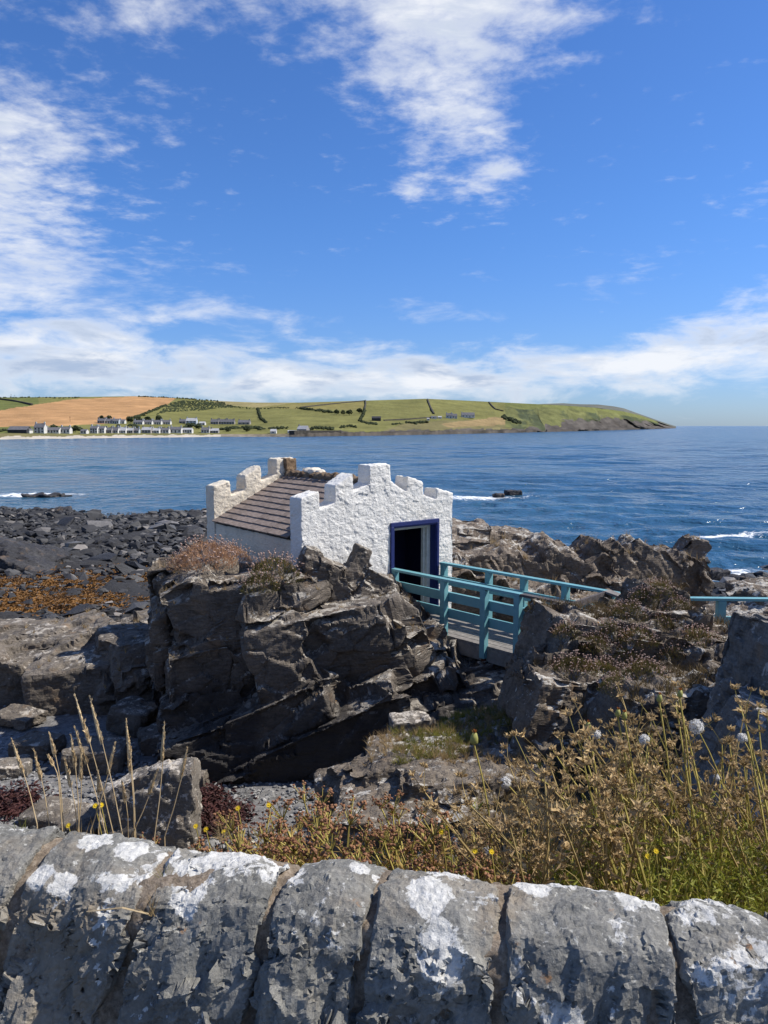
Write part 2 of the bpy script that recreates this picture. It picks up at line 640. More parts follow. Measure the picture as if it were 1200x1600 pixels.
M = {}
HUTF = (-22, 0, 0)
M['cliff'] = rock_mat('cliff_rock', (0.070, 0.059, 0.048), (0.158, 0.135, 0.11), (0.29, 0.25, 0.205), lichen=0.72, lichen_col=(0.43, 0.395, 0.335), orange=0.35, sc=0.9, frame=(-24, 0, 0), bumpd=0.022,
                      low=(2.7, 4.1, 2.2))  # black tidal band, raised so it also paints the gully's shade
M['ledge'] = rock_mat('ledge_rock', (0.075, 0.064, 0.052), (0.16, 0.138, 0.113), (0.28, 0.245, 0.205), lichen=0.55, lichen_col=(0.43, 0.39, 0.33), orange=0.25, sc=0.9, frame=(-10, 0, 0), bumpd=0.02)
M['ridge'] = rock_mat('ridge_rock', (0.092, 0.072, 0.054), (0.18, 0.147, 0.114), (0.30, 0.25, 0.20), lichen=0.62, orange=0.15, sc=1.3, frame=(58, 0, 0), bumpd=0.03,
                      low=(0.6, 1.8, 1.5))
M['knoll'] = rock_mat('knoll_rock', (0.075, 0.060, 0.046), (0.16, 0.132, 0.102), (0.28, 0.24, 0.19), lichen=0.65, orange=0.2, sc=0.8, frame=(-60, 0, 0), bumpd=0.018)
M['boulder'] = rock_mat('boulder_rock', (0.095, 0.085, 0.072), (0.175, 0.155, 0.13), (0.28, 0.25, 0.21), lichen=0.72, lichen_col=(0.52, 0.47, 0.40), orange=0.3, sc=0.45, frame=(0, 0, 0), bumpd=0.012, up_bias=0.2)
M['pale_rock'] = rock_mat('pale_rock', (0.10, 0.092, 0.08), (0.18, 0.168, 0.15), (0.28, 0.265, 0.24), lichen=0.72, lichen_col=(0.44, 0.42, 0.385), orange=0.1, sc=0.7, frame=(20, 0, 0), bumpd=0.014, up_bias=0.1)
M['shore'] = rock_mat('shore_rock', (0.022, 0.022, 0.024), (0.045, 0.044, 0.046), (0.10, 0.098, 0.096), lichen=0.12, lichen_col=(0.26, 0.25, 0.24), orange=0.0, sc=1.2, frame=(-12, 0, 0), bumpd=0.03, rough=0.62)


def stone_mat(name, cols, rough=0.85, spec=0.3):
    m, nt, b, co = new_mat(name, rough, spec)
    oi = N(nt, 'ShaderNodeObjectInfo').outputs['Random']
    c = ramp(nt, oi, cols)
    n = noise(nt, co, 3.0, 8, 0.7)
    c = mixc(nt, 0.7, c, ramp(nt, n, [(0.3, (0.5, 0.5, 0.5)), (0.7, (1.3, 1.3, 1.28))]), 'MULTIPLY')
    setin(nt, b, 'Base Color', c)
    setin(nt, b, 'Normal', bump(nt, noise(nt, co, 6.0, 10, 0.7), 0.7, 0.12))
    return m


def shingle_mat(name, cols, scale, bumpd):
    """one mesh of many stones: the tone changes from stone to stone by a face attribute"""
    m, nt, b, co = new_mat(name, 0.85, 0.3)
    at = N(nt, 'ShaderNodeAttribute', attribute_name='tone').outputs['Fac']
    c = ramp(nt, at, cols)
    n = noise(nt, co, scale, 8, 0.7)
    c = mixc(nt, 0.7, c, ramp(nt, n, [(0.3, (0.55, 0.55, 0.55)), (0.7, (1.25, 1.25, 1.25))]), 'MULTIPLY')
    setin(nt, b, 'Base Color', c)
    setin(nt, b, 'Normal', bump(nt, noise(nt, co, scale * 2, 8, 0.7), 0.8, bumpd))
    return m


PEB = [(0.0, (0.10, 0.10, 0.105)), (0.35, (0.19, 0.19, 0.19)), (0.6, (0.28, 0.275, 0.265)), (0.85, (0.36, 0.35, 0.33)), (1.0, (0.55, 0.53, 0.50))]
M['shingle'] = shingle_mat('shingle', PEB, 20, 0.01)
M['pebble'] = stone_mat('beach_stone', PEB)
DRK = [(0.0, (0.022, 0.022, 0.024)), (0.45, (0.042, 0.042, 0.044)), (0.72, (0.085, 0.083, 0.08)), (0.88, (0.16, 0.15, 0.14)), (1.0, (0.34, 0.30, 0.26))]
M['shore_shingle'] = shingle_mat('shore_shingle', DRK, 4, 0.04)
M['shore_stone'] = stone_mat('shore_stone', DRK, 0.6, 0.4)

# ------------------------------------------------------------------ sea
def addn(nt, terms):
    r = 0.0
    for v, k, f in terms:
        t = mth(nt, 'MULTIPLY', v, k)
        if f is not None:
            t = mth(nt, 'MULTIPLY', t, f)
        r = mth(nt, 'ADD', t, r)
    return r


def sea_height(x, y, r):
    rs = np.random.RandomState(5)
    z = np.zeros_like(x)
    for i in range(26):
        lam = 0.9 * (1.15 ** i) * rs.uniform(0.9, 1.1)
        if lam > 22:
            lam = rs.uniform(3, 12)
        th = math.radians(rs.normal(250, 26))
        k = 2 * math.pi / lam
        a = 0.017 * lam ** 0.55
        ph = k * (x * math.cos(th) + y * math.sin(th)) + rs.uniform(0, 6.28)
        res = r * 0.0075                           # grid spacing there
        fade = np.clip((lam / (res * 3.0) - 1), 0, 1)
        s = np.sin(ph)
        z += a * fade * (s + 0.35 * np.cos(2 * ph) * 0.5)
    return z


na, nr = 520, 560
aa = np.radians(np.linspace(-78, 78, na))
rr = np.concatenate([9.0 * (600 / 9.0) ** (np.linspace(0, 1, nr - 60)), 600 * (60000 / 600.0) ** (np.linspace(0.02, 1, 60))])
AA, RR = np.meshgrid(aa, rr)
X, Y = RR * np.sin(AA), RR * np.cos(AA)
Z = sea_height(X.ravel(), Y.ravel(), RR.ravel()).reshape(X.shape)
gust = 0.75 + 0.5 * vnoise(np.stack([X.ravel() / 23, Y.ravel() / 34, 0 * X.ravel()], 1), 3).reshape(X.shape)
Z = Z * gust
idx = np.arange(na * nr).reshape(nr, na)
fs = np.stack([idx[:-1, :-1], idx[:-1, 1:], idx[1:, 1:], idx[1:, :-1]], -1).reshape(-1, 4)
sea_me = mesh_np('sea', np.stack([X, Y, Z], -1).reshape(-1, 3), fs)

m, nt, b, co = new_mat('sea_water', 0.12, 0.5)
b.inputs['IOR'].default_value = 1.33
pos = N(nt, 'ShaderNodeNewGeometry').outputs['Position']
sp = N(nt, 'ShaderNodeSeparateXYZ', {0: pos})
dist = N(nt, 'ShaderNodeVectorMath', {0: pos}, operation='LENGTH').outputs['Value']
big = noise(nt, mapping(nt, pos, (0.012, 0.02, 0)), 1.0, 4, 0.6)
wc = ramp(nt, big, [(0.35, (0.019, 0.062, 0.115)), (0.65, (0.027, 0.086, 0.145))])
shal = mth(nt, 'MULTIPLY', rng(nt, sp.outputs[0], 30, -120), rng(nt, sp.outputs[1], 480, 120))
wc = mixc(nt, mth(nt, 'MULTIPLY', shal, 0.75), wc, (0.028, 0.115, 0.165))
w1 = noise(nt, mapping(nt, pos, (0.85, 1.15, 1), (0, 0, 0.25)), 1.0, 3, 0.55, 0.5)
w2 = noise(nt, mapping(nt, pos, (0.27, 0.38, 1), (0, 0, 0.15)), 1.0, 3, 0.55, 0.5)
w3 = noise(nt, mapping(nt, pos, (0.085, 0.13, 1), (0, 0, 0.1)), 1.0, 3, 0.55, 0.4)
w4 = noise(nt, mapping(nt, pos, (0.022, 0.04, 1), (0, 0, 0.1)), 1.0, 3, 0.6, 0.3)
hw = addn(nt, [(w1, 0.38, None), (w2, 0.80, None), (w3, 2.2, rng(nt, dist, 40, 220)), (w4, 4.5, rng(nt, dist, 300, 1400))])
nb = bump(nt, hw, 1.0, 1.0)
setin(nt, b, 'Normal', nb)
# foam where swell breaks on the rocks: (x, y, half width, half depth)
foam = None
FOAM = [(tuple(atZ(752, 776, 0)[:2]), 6.0, 2.0), (tuple(atZ(60, 772, 0)[:2]), 9.0, 2.2), (tuple(atZ(1110, 897, 0)[:2]), 2.2, 1.2),
        (tuple(atZ(1150, 903, 0)[:2]), 2.6, 1.6), (tuple(atZ(1130, 912, 0)[:2]), 2.5, 1.4), (tuple(atZ(1130, 838, 0)[:2]), 4.5, 0.7), (tuple(atZ(20, 804, 0)[:2]), 6, 0.8),
        (tuple(atZ(1190, 910, 0)[:2]), 2.5, 1.8)]
fn = noise(nt, mapping(nt, pos, (1, 1.1, 1)), 1.3, 9, 0.72, 0.8)
for (fx, fy), hwid, hdep in FOAM:
    u = mth(nt, 'DIVIDE', mth(nt, 'SUBTRACT', sp.outputs[0], float(fx)), hwid)
    v = mth(nt, 'DIVIDE', mth(nt, 'SUBTRACT', sp.outputs[1], float(fy)), hdep)
    r2 = mth(nt, 'ADD', mth(nt, 'MULTIPLY', u, u), mth(nt, 'MULTIPLY', v, v))
    e = mth(nt, 'EXPONENT', mth(nt, 'MULTIPLY', r2, -1.0))
    foam = e if foam is None else mth(nt, 'MAXIMUM', foam, e)
foam = rng(nt, mth(nt, 'ADD', mth(nt, 'MULTIPLY', foam, 0.46), mth(nt, 'MULTIPLY', mth(nt, 'SUBTRACT', fn, 0.5), 1.5)), 0.22, 0.46)
setin(nt, b, 'Base Color', mixc(nt, foam, wc, (0.80, 0.82, 0.83)))
setin(nt, b, 'Roughness', rng(nt, foam, 0, 1, 0.16, 0.75))
M['sea'] = m
sea = obj('sea', sea_me, m)
tag(sea, kind='structure')


# ------------------------------------------------------------------ ground: road verge, bank, beach, rocky shore
def sst(x, a, b):
    t = np.clip((x - a) / (b - a), 0, 1)
    return t * t * (3 - 2 * t)


def ground_z(x, y):
    x, y = np.asarray(x, float), np.asarray(y, float)
    ys = 66 - 29 * sst(x, 0, 9) + 3.0 * np.sin(x * 0.35) * sst(np.abs(x), 4, 14)
    yy = np.where(y > 9, 9 + (y - 9) * 57.0 / (ys - 9), y)
    beach = np.interp(yy, [0, 9, 17, 28, 50, 66, 84, 130], [2.45, 2.35, 1.95, 1.35, 0.72, 0.0, -1.2, -3.0])
    left = np.interp(y, [0.5, 1.9, 2.6, 4.2, 6.2, 7.2, 7.3], [6.35, 6.25, 6.0, 4.2, 2.8, 2.35, -5])
    left = np.maximum(left, beach)
    right = np.interp(y, [0.5, 1.8, 3.0, 4.5, 6.0, 7.5, 9.0, 11.0, 14.0, 18.0, 24.0, 34, 36], [6.35, 6.28, 5.85, 4.9, 4.25, 3.95, 3.85, 3.8, 3.3, 2.2, 1.0, 0.3, -5])
    right = np.maximum(right, beach)
    xb = np.interp(y, [1.5, 3.0, 6.0, 7.5, 9.0, 10.5, 12.0, 14, 18, 30], [-0.1, 0.2, 0.1, -0.4, 0.6, 2.0, 3.0, 3.8, 4.5, 5.0])
    w = np.interp(y, [1.5, 4, 8, 11, 15], [1.2, 1.4, 1.7, 1.4, 2.0])
    t = sst(x, xb, xb + w)
    z = left * (1 - t) + right * t
    return np.where(y < 0.6, 5.9, z)


na, nr = 460, 420
aa = np.radians(np.linspace(-72, 72, na))
rr = 0.35 * (170 / 0.35) ** np.linspace(0, 1, nr)
AA, RR = np.meshgrid(aa, rr)
X, Y = (RR * np.sin(AA)).ravel(), (RR * np.cos(AA)).ravel() - 0.15
Z = ground_z(X, Y)
p3 = np.stack([X, Y, Z], 1)
amp = np.interp(Y, [0.6, 2.5, 6, 18, 26, 45, 62, 75], [0.02, 0.08, 0.05, 0.08, 0.22, 0.35, 0.28, 0.1])
f1, f2, rn, off = voro(np.stack([X * 0.55, Y * 0.5, 0 * X], 1), 77)
Z = Z + amp * (0.8 * fbm(p3 * 0.6, 5, 8) + 0.9 * (rn[:, 0] - 0.5) * (Y > 15))
gme = mesh_np('ground', np.stack([X, Y, Z], 1), np.stack([(i := np.arange(na * nr).reshape(nr, na))[:-1, :-1], i[:-1, 1:], i[1:, 1:], i[1:, :-1]], -1).reshape(-1, 4))
m, nt, b, co = new_mat('beach_ground', 0.9, 0.25)
sp = N(nt, 'ShaderNodeSeparateXYZ', {0: co})
n1 = noise(nt, co, 0.5, 5)
n2 = noise(nt, co, 9.0, 8, 0.7)
shin = ramp(nt, n2, [(0.3, (0.09, 0.088, 0.085)), (0.55, (0.19, 0.185, 0.18)), (0.75, (0.32, 0.31, 0.295))])
wet = ramp(nt, n2, [(0.3, (0.014, 0.014, 0.015)), (0.7, (0.05, 0.048, 0.046))])
yj = mth(nt, 'ADD', sp.outputs[1], mth(nt, 'MULTIPLY', mth(nt, 'SUBTRACT', n1, 0.5), 9.0))
c = mixc(nt, rng(nt, yj, 17, 21), shin, wet)
soil = ramp(nt, n2, [(0.3, (0.035, 0.028, 0.018)), (0.7, (0.10, 0.08, 0.045))])
c = mixc(nt, rng(nt, mth(nt, 'ADD', sp.outputs[2], mth(nt, 'MULTIPLY', mth(nt, 'SUBTRACT', n2, 0.5), 0.6)), 2.7, 3.1), c, soil)
setin(nt, b, 'Base Color', c)
setin(nt, b, 'Normal', bump(nt, n2, 1.0, 0.05))
M['ground'] = m
g_o = obj('beach', gme, m)
tag(g_o, kind='structure')
# the paved verge the photographer stands on
mb = MB()
mb.box((0, -3.0, 5.80), (40, 0, 0), (0, 3.6, 0), (0, 0, 0.12))
M['tarmac'] = plain_mat('tarmac', (0.05, 0.05, 0.05), (0.09, 0.088, 0.085), 40, 0.9, 0.2, 0.01)
tag(mb.build('pavement', M['tarmac']), kind='structure')

# ------------------------------------------------------------------ far side of the bay
SHORE = [(-900, 700), (-300, 692), (0, 686.5), (200, 684), (340, 682.5), (455, 682.5), (600, 680.5), (700, 678.5), (800, 676.2), (900, 673.8), (980, 671.6), (1030, 670.2), (1056, 669.2)]
SKYL = [(-900, 610), (-300, 614), (0, 621), (60, 620.5), (140, 620), (210, 619), (270, 621.5), (330, 626), (400, 629), (470, 629), (520, 627.5), (600, 625), (665, 623), (720, 625.5), (770, 628), (830, 631),
        (880, 633.5), (930, 637), (975, 643), (1000, 649), (1020, 656), (1040, 663), (1056, 668.5)]
SKYD = [(-900, 2.3), (0, 2.2), (300, 2.1), (600, 1.85), (760, 1.55), (850, 1.28), (950, 1.14), (1056, 1.04)]


def itp(tab, x):
    return np.interp(x, [a for a, _ in tab], [b for _, b in tab])


def shore_Y(px):
    return np.array([-H / ray(0, v)[1] for v in np.atleast_1d(itp(SHORE, px))])


def hill_pt(px, py):
    """the point of the far land that lies in this direction: Y grows from the shore to the skyline"""
    px, py = np.atleast_1d(np.asarray(px, float)), np.atleast_1d(np.asarray(py, float))
    ps, pk = itp(SHORE, px), itp(SKYL, px)
    u = np.clip((ps - py) / (ps - pk), 0, 1)
    ys = shore_Y(px)
    Y = ys * (1 + (itp(SKYD, px) - 1) * u ** 1.25)
    a, bz = ray(px, py)
    return np.stack([a * Y, Y, H + bz * Y], 1)


cols = np.concatenate([np.linspace(-900, -20, 120), np.arange(-18, 1056.1, 1.15)])
rows = np.linspace(0, 1, 84)
PX, U = np.meshgrid(cols, rows)
PY = itp(SHORE, PX.ravel()).reshape(PX.shape) * (1 - U) + itp(SKYL, PX.ravel()).reshape(PX.shape) * U
V = hill_pt(PX.ravel(), PY.ravel())
pxf, pyf, uf = PX.ravel(), PY.ravel(), U.ravel()
# relief: gullied cliffs on the right, gentle ground on the left
cl = sst(pxf, 720, 860) * np.sin(np.pi * np.clip(uf, 0, 1)) ** 0.7
gul = fbm(np.stack([pxf / 16 + uf * 1.5, uf * 1.2, 0 * pxf], 1), 4, 61)
V[:, 2] += cl * gul * 5.5 + (1 - cl) * np.sin(np.pi * uf) * fbm(V / 60.0, 3, 62) * 0.8
V[:, 1] += cl * gul * 26
rk = np.clip(1 - uf / 0.10, 0, 1) * sst(pxf, 440, 500)
V[:, 2] += rk * (1.0 + np.abs(fbm(V / 6.0, 3, 64))) * 1.6
V[uf == 0, 2] = -1.0
# back slope behind the skyline, falling away
back = V.reshape(len(rows), len(cols), 3)[-1].copy()
b1 = back * np.array([1.25, 1.25, 1.0]) - np.array([0, 0, 8.0])
b2 = back * np.array([1.7, 1.7, 1.0]) - np.array([0, 0, 40.0])
V = np.concatenate([V, b1, b2])
nrow, ncol = len(rows) + 2, len(cols)
i = np.arange(nrow * ncol).reshape(nrow, ncol)
hme = mesh_np('hills', V, np.stack([i[:-1, :-1], i[:-1, 1:], i[1:, 1:], i[1:, :-1]], -1).reshape(-1, 4))


def inpoly(x, y, poly):
    r = np.zeros(len(x), bool)
    n = len(poly)
    for k in range(n):
        (x1, y1), (x2, y2) = poly[k], poly[(k + 1) % n]
        if y1 != y2:
            c = ((y1 > y) != (y2 > y)) & (x < (x2 - x1) * (y - y1) / (y2 - y1) + x1)
            r ^= c
    return r


GREEN, GREEN2, TAN, STUB, HEATH, SANDC, ROCKC, DARKG = ((0.165, 0.160, 0.052), (0.125, 0.140, 0.042), (0.26, 0.22, 0.10), (0.40, 0.23, 0.105), (0.17, 0.15, 0.065), (0.48, 0.43, 0.35), (0.055, 0.05, 0.045), (0.045, 0.058, 0.03))
wob = fbm(np.stack([pxf / 9, pyf / 4, 0 * pxf], 1), 3, 90)
colr = np.tile(np.array(GREEN), (len(pxf), 1))
nz = fbm(np.stack([pxf / 40, pyf / 6, 0 * pxf], 1), 3, 91)[:, None]
colr = colr * (1 + 0.10 * nz)


def paint(poly, c, soft=None):
    k = inpoly(pxf + wob * 1.2, pyf + wob * 0.35, poly)
    colr[k] = np.array(c) * (1 + 0.10 * nz[k])


paint([(-900, 600), (-900, 700), (60, 700), (60, 610)], GREEN2)
paint([(-900, 668), (-900, 640), (0, 641), (45, 634), (110, 624), (215, 619), (275, 622), (262, 632), (232, 645), (205, 656), (160, 663), (0, 667)], STUB)
paint([(340, 632), (330, 625), (405, 628), (470, 628), (400, 637)], TAN)
paint([(400, 637), (470, 629), (570, 626), (570, 640), (480, 640)], (0.20, 0.175, 0.06))
paint([(-900, 702), (-900, 676), (0, 677), (150, 679), (400, 678), (450, 676), (600, 675), (760, 668), (760, 690), (400, 695)], HEATH)
paint([(480, 676), (640, 668), (640, 676), (520, 680)], (0.17, 0.165, 0.05))
paint([(600, 672), (640, 660), (740, 655), (800, 650), (800, 680), (600, 682)], HEATH)
paint([(690, 662), (770, 652), (800, 656), (790, 664), (700, 668)], (0.26, 0.19, 0.09))
k = (pxf > 790) & (uf > 0.16)
gl = sst(gul[k] + 0.25 * wob[k], -0.45, 0.25)[:, None]
colr[k] = (np.array((0.06, 0.072, 0.034)) * (1 - gl) + np.array((0.125, 0.130, 0.046)) * gl) * (1 + 0.2 * wob[k][:, None])
k = (pxf > 790) & (uf > 0.82)
colr[k] = np.array((0.135, 0.145, 0.045))
k = (pxf > 880) & (uf < 0.40 + 0.10 * wob + 0.0022 * (pxf - 880))
colr[k] = np.array((0.085, 0.075, 0.065)) * (1 + 0.3 * wob[k][:, None])
k = (pxf > 800) & (uf < 0.17 + 0.05 * wob)
colr[k] = np.array((0.075, 0.066, 0.058)) * (1 + 0.3 * wob[k][:, None])
k = (uf < 0.06 + 0.02 * wob) & (pxf < 345)
colr[k] = SANDC
k = (uf < 0.08) & (pxf >= 345) & (pxf < 455)
colr[k] = np.array((0.20, 0.17, 0.13)) * (1 + 0.5 * wob[k][:, None])
k = (uf < 0.13 + 0.04 * wob) & (pxf >= 452) & (pxf <= 820)
colr[k] = np.array((0.075, 0.066, 0.056)) * (1 + 0.45 * wob[k][:, None])
colr = np.concatenate([colr, np.tile(GREEN, (2 * ncol, 1))])
at = hme.attributes.new('field', 'FLOAT_COLOR', 'POINT')
at.data.foreach_set('color', np.concatenate([np.clip(colr, 0.01, 1), np.ones((len(colr), 1))], 1).astype(np.float32).ravel())
m, nt, b, co = new_mat('fields', 0.95, 0.1)
fc = N(nt, 'ShaderNodeAttribute', attribute_name='field').outputs['Color']
g1 = noise(nt, co, 0.035, 8, 0.65)
g2 = noise(nt, mapping(nt, co, (0.25, 0.02, 0.3), (0, 0, -0.55)), 1.0, 4, 0.6)
fc = mixc(nt, 1.0, fc, ramp(nt, g1, [(0.3, (0.72, 0.74, 0.72)), (0.7, (1.22, 1.2, 1.2))]), 'MULTIPLY')
fc = mixc(nt, 0.6, fc, ramp(nt, g2, [(0.35, (0.85, 0.84, 0.82)), (0.65, (1.1, 1.1, 1.1))]), 'MULTIPLY')
setin(nt, b, 'Base Color', fc)
setin(nt, b, 'Normal', bump(nt, noise(nt, co, 0.25, 8, 0.7), 0.8, 1.2))
tag(obj('hills', hme, m), kind='structure')

# the farther, bluer headland behind
FAR = [(800, 634), (850, 631), (880, 630), (905, 631.5), (935, 632), (960, 635), (975, 638), (1000, 647), (1020, 654), (1040, 661), (1057, 666.4)]
v, f = [], []
cc = np.arange(800, 1057.1, 1.5)
for r in range(12):
    u = r / 11.0
    for px_ in cc:
        py_ = 667.0 * (1 - u) + float(itp(FAR, px_)) * u
        Yd = 3600 * (1 + 0.25 * u)
        a_, b_ = ray(px_, py_)
        v.append((a_ * Yd, Yd, (H + b_ * Yd) if r else -3.0))
v = np.array(v)
v[:, 2] += fbm(v / 120.0, 4, 71) * 3.5 * np.repeat(np.sin(np.linspace(0, 1, 12) * math.pi), len(cc))
i = np.arange(len(v)).reshape(12, len(cc))
fm = mesh_np('far_headland', v, np.stack([i[:-1, :-1], i[:-1, 1:], i[1:, 1:], i[1:, :-1]], -1).reshape(-1, 4))
M['headland'] = plain_mat('headland', (0.085, 0.095, 0.085), (0.15, 0.15, 0.12), 0.012, 0.95, 0.1, 3.0)
tag(obj('far_headland', fm, M['headland']), kind='structure')

# ------------------------------------------------------------------ rock outcrops
HA = np.array([-1.3576, 12.5])                     # front left corner of the hut
HD = np.array([0.7871, 0.6168])                    # along its front
HL = np.array([-0.6168, 0.7871])                   # towards its back


def hut(s, l, z):
    p = HA + HD * s + HL * l
    return np.array([p[0], p[1], z])


HUT_YAW = math.degrees(math.atan2(HD[1], HD[0]))


def outcrop(name, label, blocks, mat, voxel, seed, cat='rock', group=None, smooth=2, **kw):
    mb = MB()
    for k, (c, size, roll, pitch, yaw) in enumerate(blocks):
        mb.add(*hull(block_points(c, size, roll, pitch, yaw, seed * 50 + k)))
    me = remesh(mb, voxel, smooth)
    rockify(me, seed, **kw)
    me.name = name
    o = obj(name, me, mat)
    return tag(o, label, cat, group)


PB = lambda px, py, Y, size, roll=0, pitch=0, yaw=0: (atY(px, py, Y), size, roll, pitch, yaw)
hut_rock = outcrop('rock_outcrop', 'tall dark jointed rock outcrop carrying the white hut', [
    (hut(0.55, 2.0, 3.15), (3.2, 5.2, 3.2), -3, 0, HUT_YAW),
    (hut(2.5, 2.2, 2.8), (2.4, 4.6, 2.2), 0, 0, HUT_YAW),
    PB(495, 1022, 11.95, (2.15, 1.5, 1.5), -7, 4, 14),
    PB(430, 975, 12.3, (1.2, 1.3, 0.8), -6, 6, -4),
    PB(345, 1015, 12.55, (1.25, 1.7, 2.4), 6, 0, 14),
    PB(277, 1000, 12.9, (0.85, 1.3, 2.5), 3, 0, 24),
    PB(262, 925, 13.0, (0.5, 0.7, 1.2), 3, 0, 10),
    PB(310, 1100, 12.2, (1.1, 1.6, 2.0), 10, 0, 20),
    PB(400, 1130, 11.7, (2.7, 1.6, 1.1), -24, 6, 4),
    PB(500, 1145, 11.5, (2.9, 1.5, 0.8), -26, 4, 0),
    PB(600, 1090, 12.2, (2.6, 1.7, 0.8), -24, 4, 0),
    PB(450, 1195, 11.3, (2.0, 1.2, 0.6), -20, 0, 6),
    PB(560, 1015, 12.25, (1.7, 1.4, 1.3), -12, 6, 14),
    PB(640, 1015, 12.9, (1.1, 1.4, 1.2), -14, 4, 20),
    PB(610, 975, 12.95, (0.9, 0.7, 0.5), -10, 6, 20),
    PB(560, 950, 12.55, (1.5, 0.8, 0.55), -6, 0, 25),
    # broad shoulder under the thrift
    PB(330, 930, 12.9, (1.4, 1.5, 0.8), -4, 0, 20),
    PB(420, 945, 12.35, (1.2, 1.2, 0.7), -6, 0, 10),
    # rock in the gully under the bridge; the low band paints its shade
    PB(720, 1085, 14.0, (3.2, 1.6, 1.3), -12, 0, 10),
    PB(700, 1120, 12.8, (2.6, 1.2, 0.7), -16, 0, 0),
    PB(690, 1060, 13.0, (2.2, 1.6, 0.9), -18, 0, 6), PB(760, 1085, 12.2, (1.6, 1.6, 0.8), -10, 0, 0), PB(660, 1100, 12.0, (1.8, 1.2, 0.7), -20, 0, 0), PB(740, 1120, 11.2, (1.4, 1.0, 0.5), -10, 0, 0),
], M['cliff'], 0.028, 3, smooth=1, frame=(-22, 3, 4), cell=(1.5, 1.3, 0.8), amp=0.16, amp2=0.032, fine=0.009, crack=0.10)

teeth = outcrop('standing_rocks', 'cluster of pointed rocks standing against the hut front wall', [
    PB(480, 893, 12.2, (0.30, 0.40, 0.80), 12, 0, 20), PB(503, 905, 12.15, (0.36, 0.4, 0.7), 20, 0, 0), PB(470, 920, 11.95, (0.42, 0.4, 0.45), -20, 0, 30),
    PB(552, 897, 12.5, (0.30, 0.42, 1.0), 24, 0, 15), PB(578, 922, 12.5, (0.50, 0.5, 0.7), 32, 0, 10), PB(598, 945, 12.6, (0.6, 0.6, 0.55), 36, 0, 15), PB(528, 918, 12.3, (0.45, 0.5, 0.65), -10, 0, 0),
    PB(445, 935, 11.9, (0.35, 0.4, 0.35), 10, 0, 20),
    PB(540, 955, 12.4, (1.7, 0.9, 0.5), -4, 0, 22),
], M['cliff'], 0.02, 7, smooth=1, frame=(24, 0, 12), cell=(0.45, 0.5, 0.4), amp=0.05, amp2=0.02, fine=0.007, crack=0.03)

lr = random.Random(5)
LB = []
for k in range(26):
    px_ = lr.uniform(-60, 250)
    Yl = lr.uniform(14.4, 17.2)
    zt = 3.02 + 0.35 * (px_ / 250.0) + lr.uniform(-0.35, 0.15)
    c_ = atY(px_, 1000, Yl)
    hh = lr.uniform(0.8, 1.6)
    LB.append(((c_[0], Yl, zt - hh / 2), (lr.uniform(0.6, 1.5), lr.uniform(0.7, 1.8), hh), lr.uniform(-14, 8), lr.uniform(-8, 4), lr.uniform(-10, 40)))
ledge = outcrop('rock_ledge', 'low broken rock ledge reaching away from the hut outcrop over the shingle', LB + [
    PB(200, 1060, 15.6, (3.4, 3.0, 1.5), -4, -3, 14), PB(60, 1070, 15.8, (2.6, 2.8, 1.3), 4, -3, 5), PB(228, 1090, 14.2, (0.9, 1.2, 1.5), 6, 0, 20), PB(170, 1090, 14.4, (0.9, 0.9, 1.0), 14, 0, 0),
    PB(95, 1150, 14.0, (0.7, 0.9, 0.6), 24, 0, 10), PB(10, 1045, 15.0, (1.0, 1.3, 0.9), 28, 0, 0),
], M['ledge'], 0.034, 11, frame=(-10, 0, 14), cell=(0.75, 0.75, 0.38), amp=0.12, amp2=0.05, fine=0.012, crack=0.08)

ridge = outcrop('rock_ridge', 'long jagged brown rock ridge behind the turquoise bridge', [
    PB(745, 905, 17.6, (1.6, 1.8, 1.3), 4, 0, 0),
    PB(720, 940, 17.0, (1.6, 1.8, 1.5), 4, 0, 10),
    PB(820, 905, 17.8, (1.9, 1.8, 1.3), 14, 0, 0),
    PB(880, 900, 17.9, (1.8, 1.8, 1.3), 20, 0, 5),
    PB(945, 885, 18.2, (1.6, 1.7, 1.2), 22, 0, 0),
    PB(1000, 890, 18.3, (1.5, 1.7, 1.35), 26, 0, 0),
    PB(1045, 905, 18.5, (1.0, 1.3, 1.6), 24, 0, 0),
    PB(1068, 880, 19.0, (0.62, 0.8, 1.4), 22, 0, 0),
    PB(1070, 925, 18.6, (0.9, 1.1, 1.3), 20, 0, 0),
    PB(960, 950, 17.6, (2.6, 2.0, 1.5), 16, 0, 0),
    PB(850, 960, 17.0, (2.8, 2.2, 1.4), 10, 0, 0),
    PB(1030, 970, 17.4, (1.6, 1.6, 1.2), 24, 0, 0),
    PB(905, 875, 18.4, (0.5, 0.6, 0.8), 30, 0, 0), PB(975, 862, 18.6, (0.6, 0.7, 0.7), 30, 0, 0), PB(860, 880, 18.2, (0.5, 0.6, 0.7), 25, 0, 0),
], M['ridge'], 0.036, 21, frame=(60, 0, 0), cell=(1.1, 1.0, 0.5), amp=0.18, amp2=0.05, fine=0.014, crack=0.10)

back_ridge = outcrop('rock_outcrop', 'lower dark rock outcrop at the water beyond the hut doorway', [
    PB(760, 865, 26, (3.2, 3, 1.8), 4, 0, 0), PB(715, 858, 25, (2.2, 3, 1.9), -3, 0, 0), PB(810, 880, 26, (2.4, 2.6, 1.4), 8, 0, 0),
    PB(690, 880, 24, (3, 3, 2.0), 0, 0, 0), PB(760, 900, 24, (4, 4, 1.8), 0, 0, 0), PB(880, 905, 26, (4, 3, 1.0), 6, 0, 0),
], M['ridge'], 0.06, 31, frame=(20, 0, 0), cell=(0.9, 0.9, 0.3), amp=0.18, amp2=0.08, fine=0.03, crack=0.08)

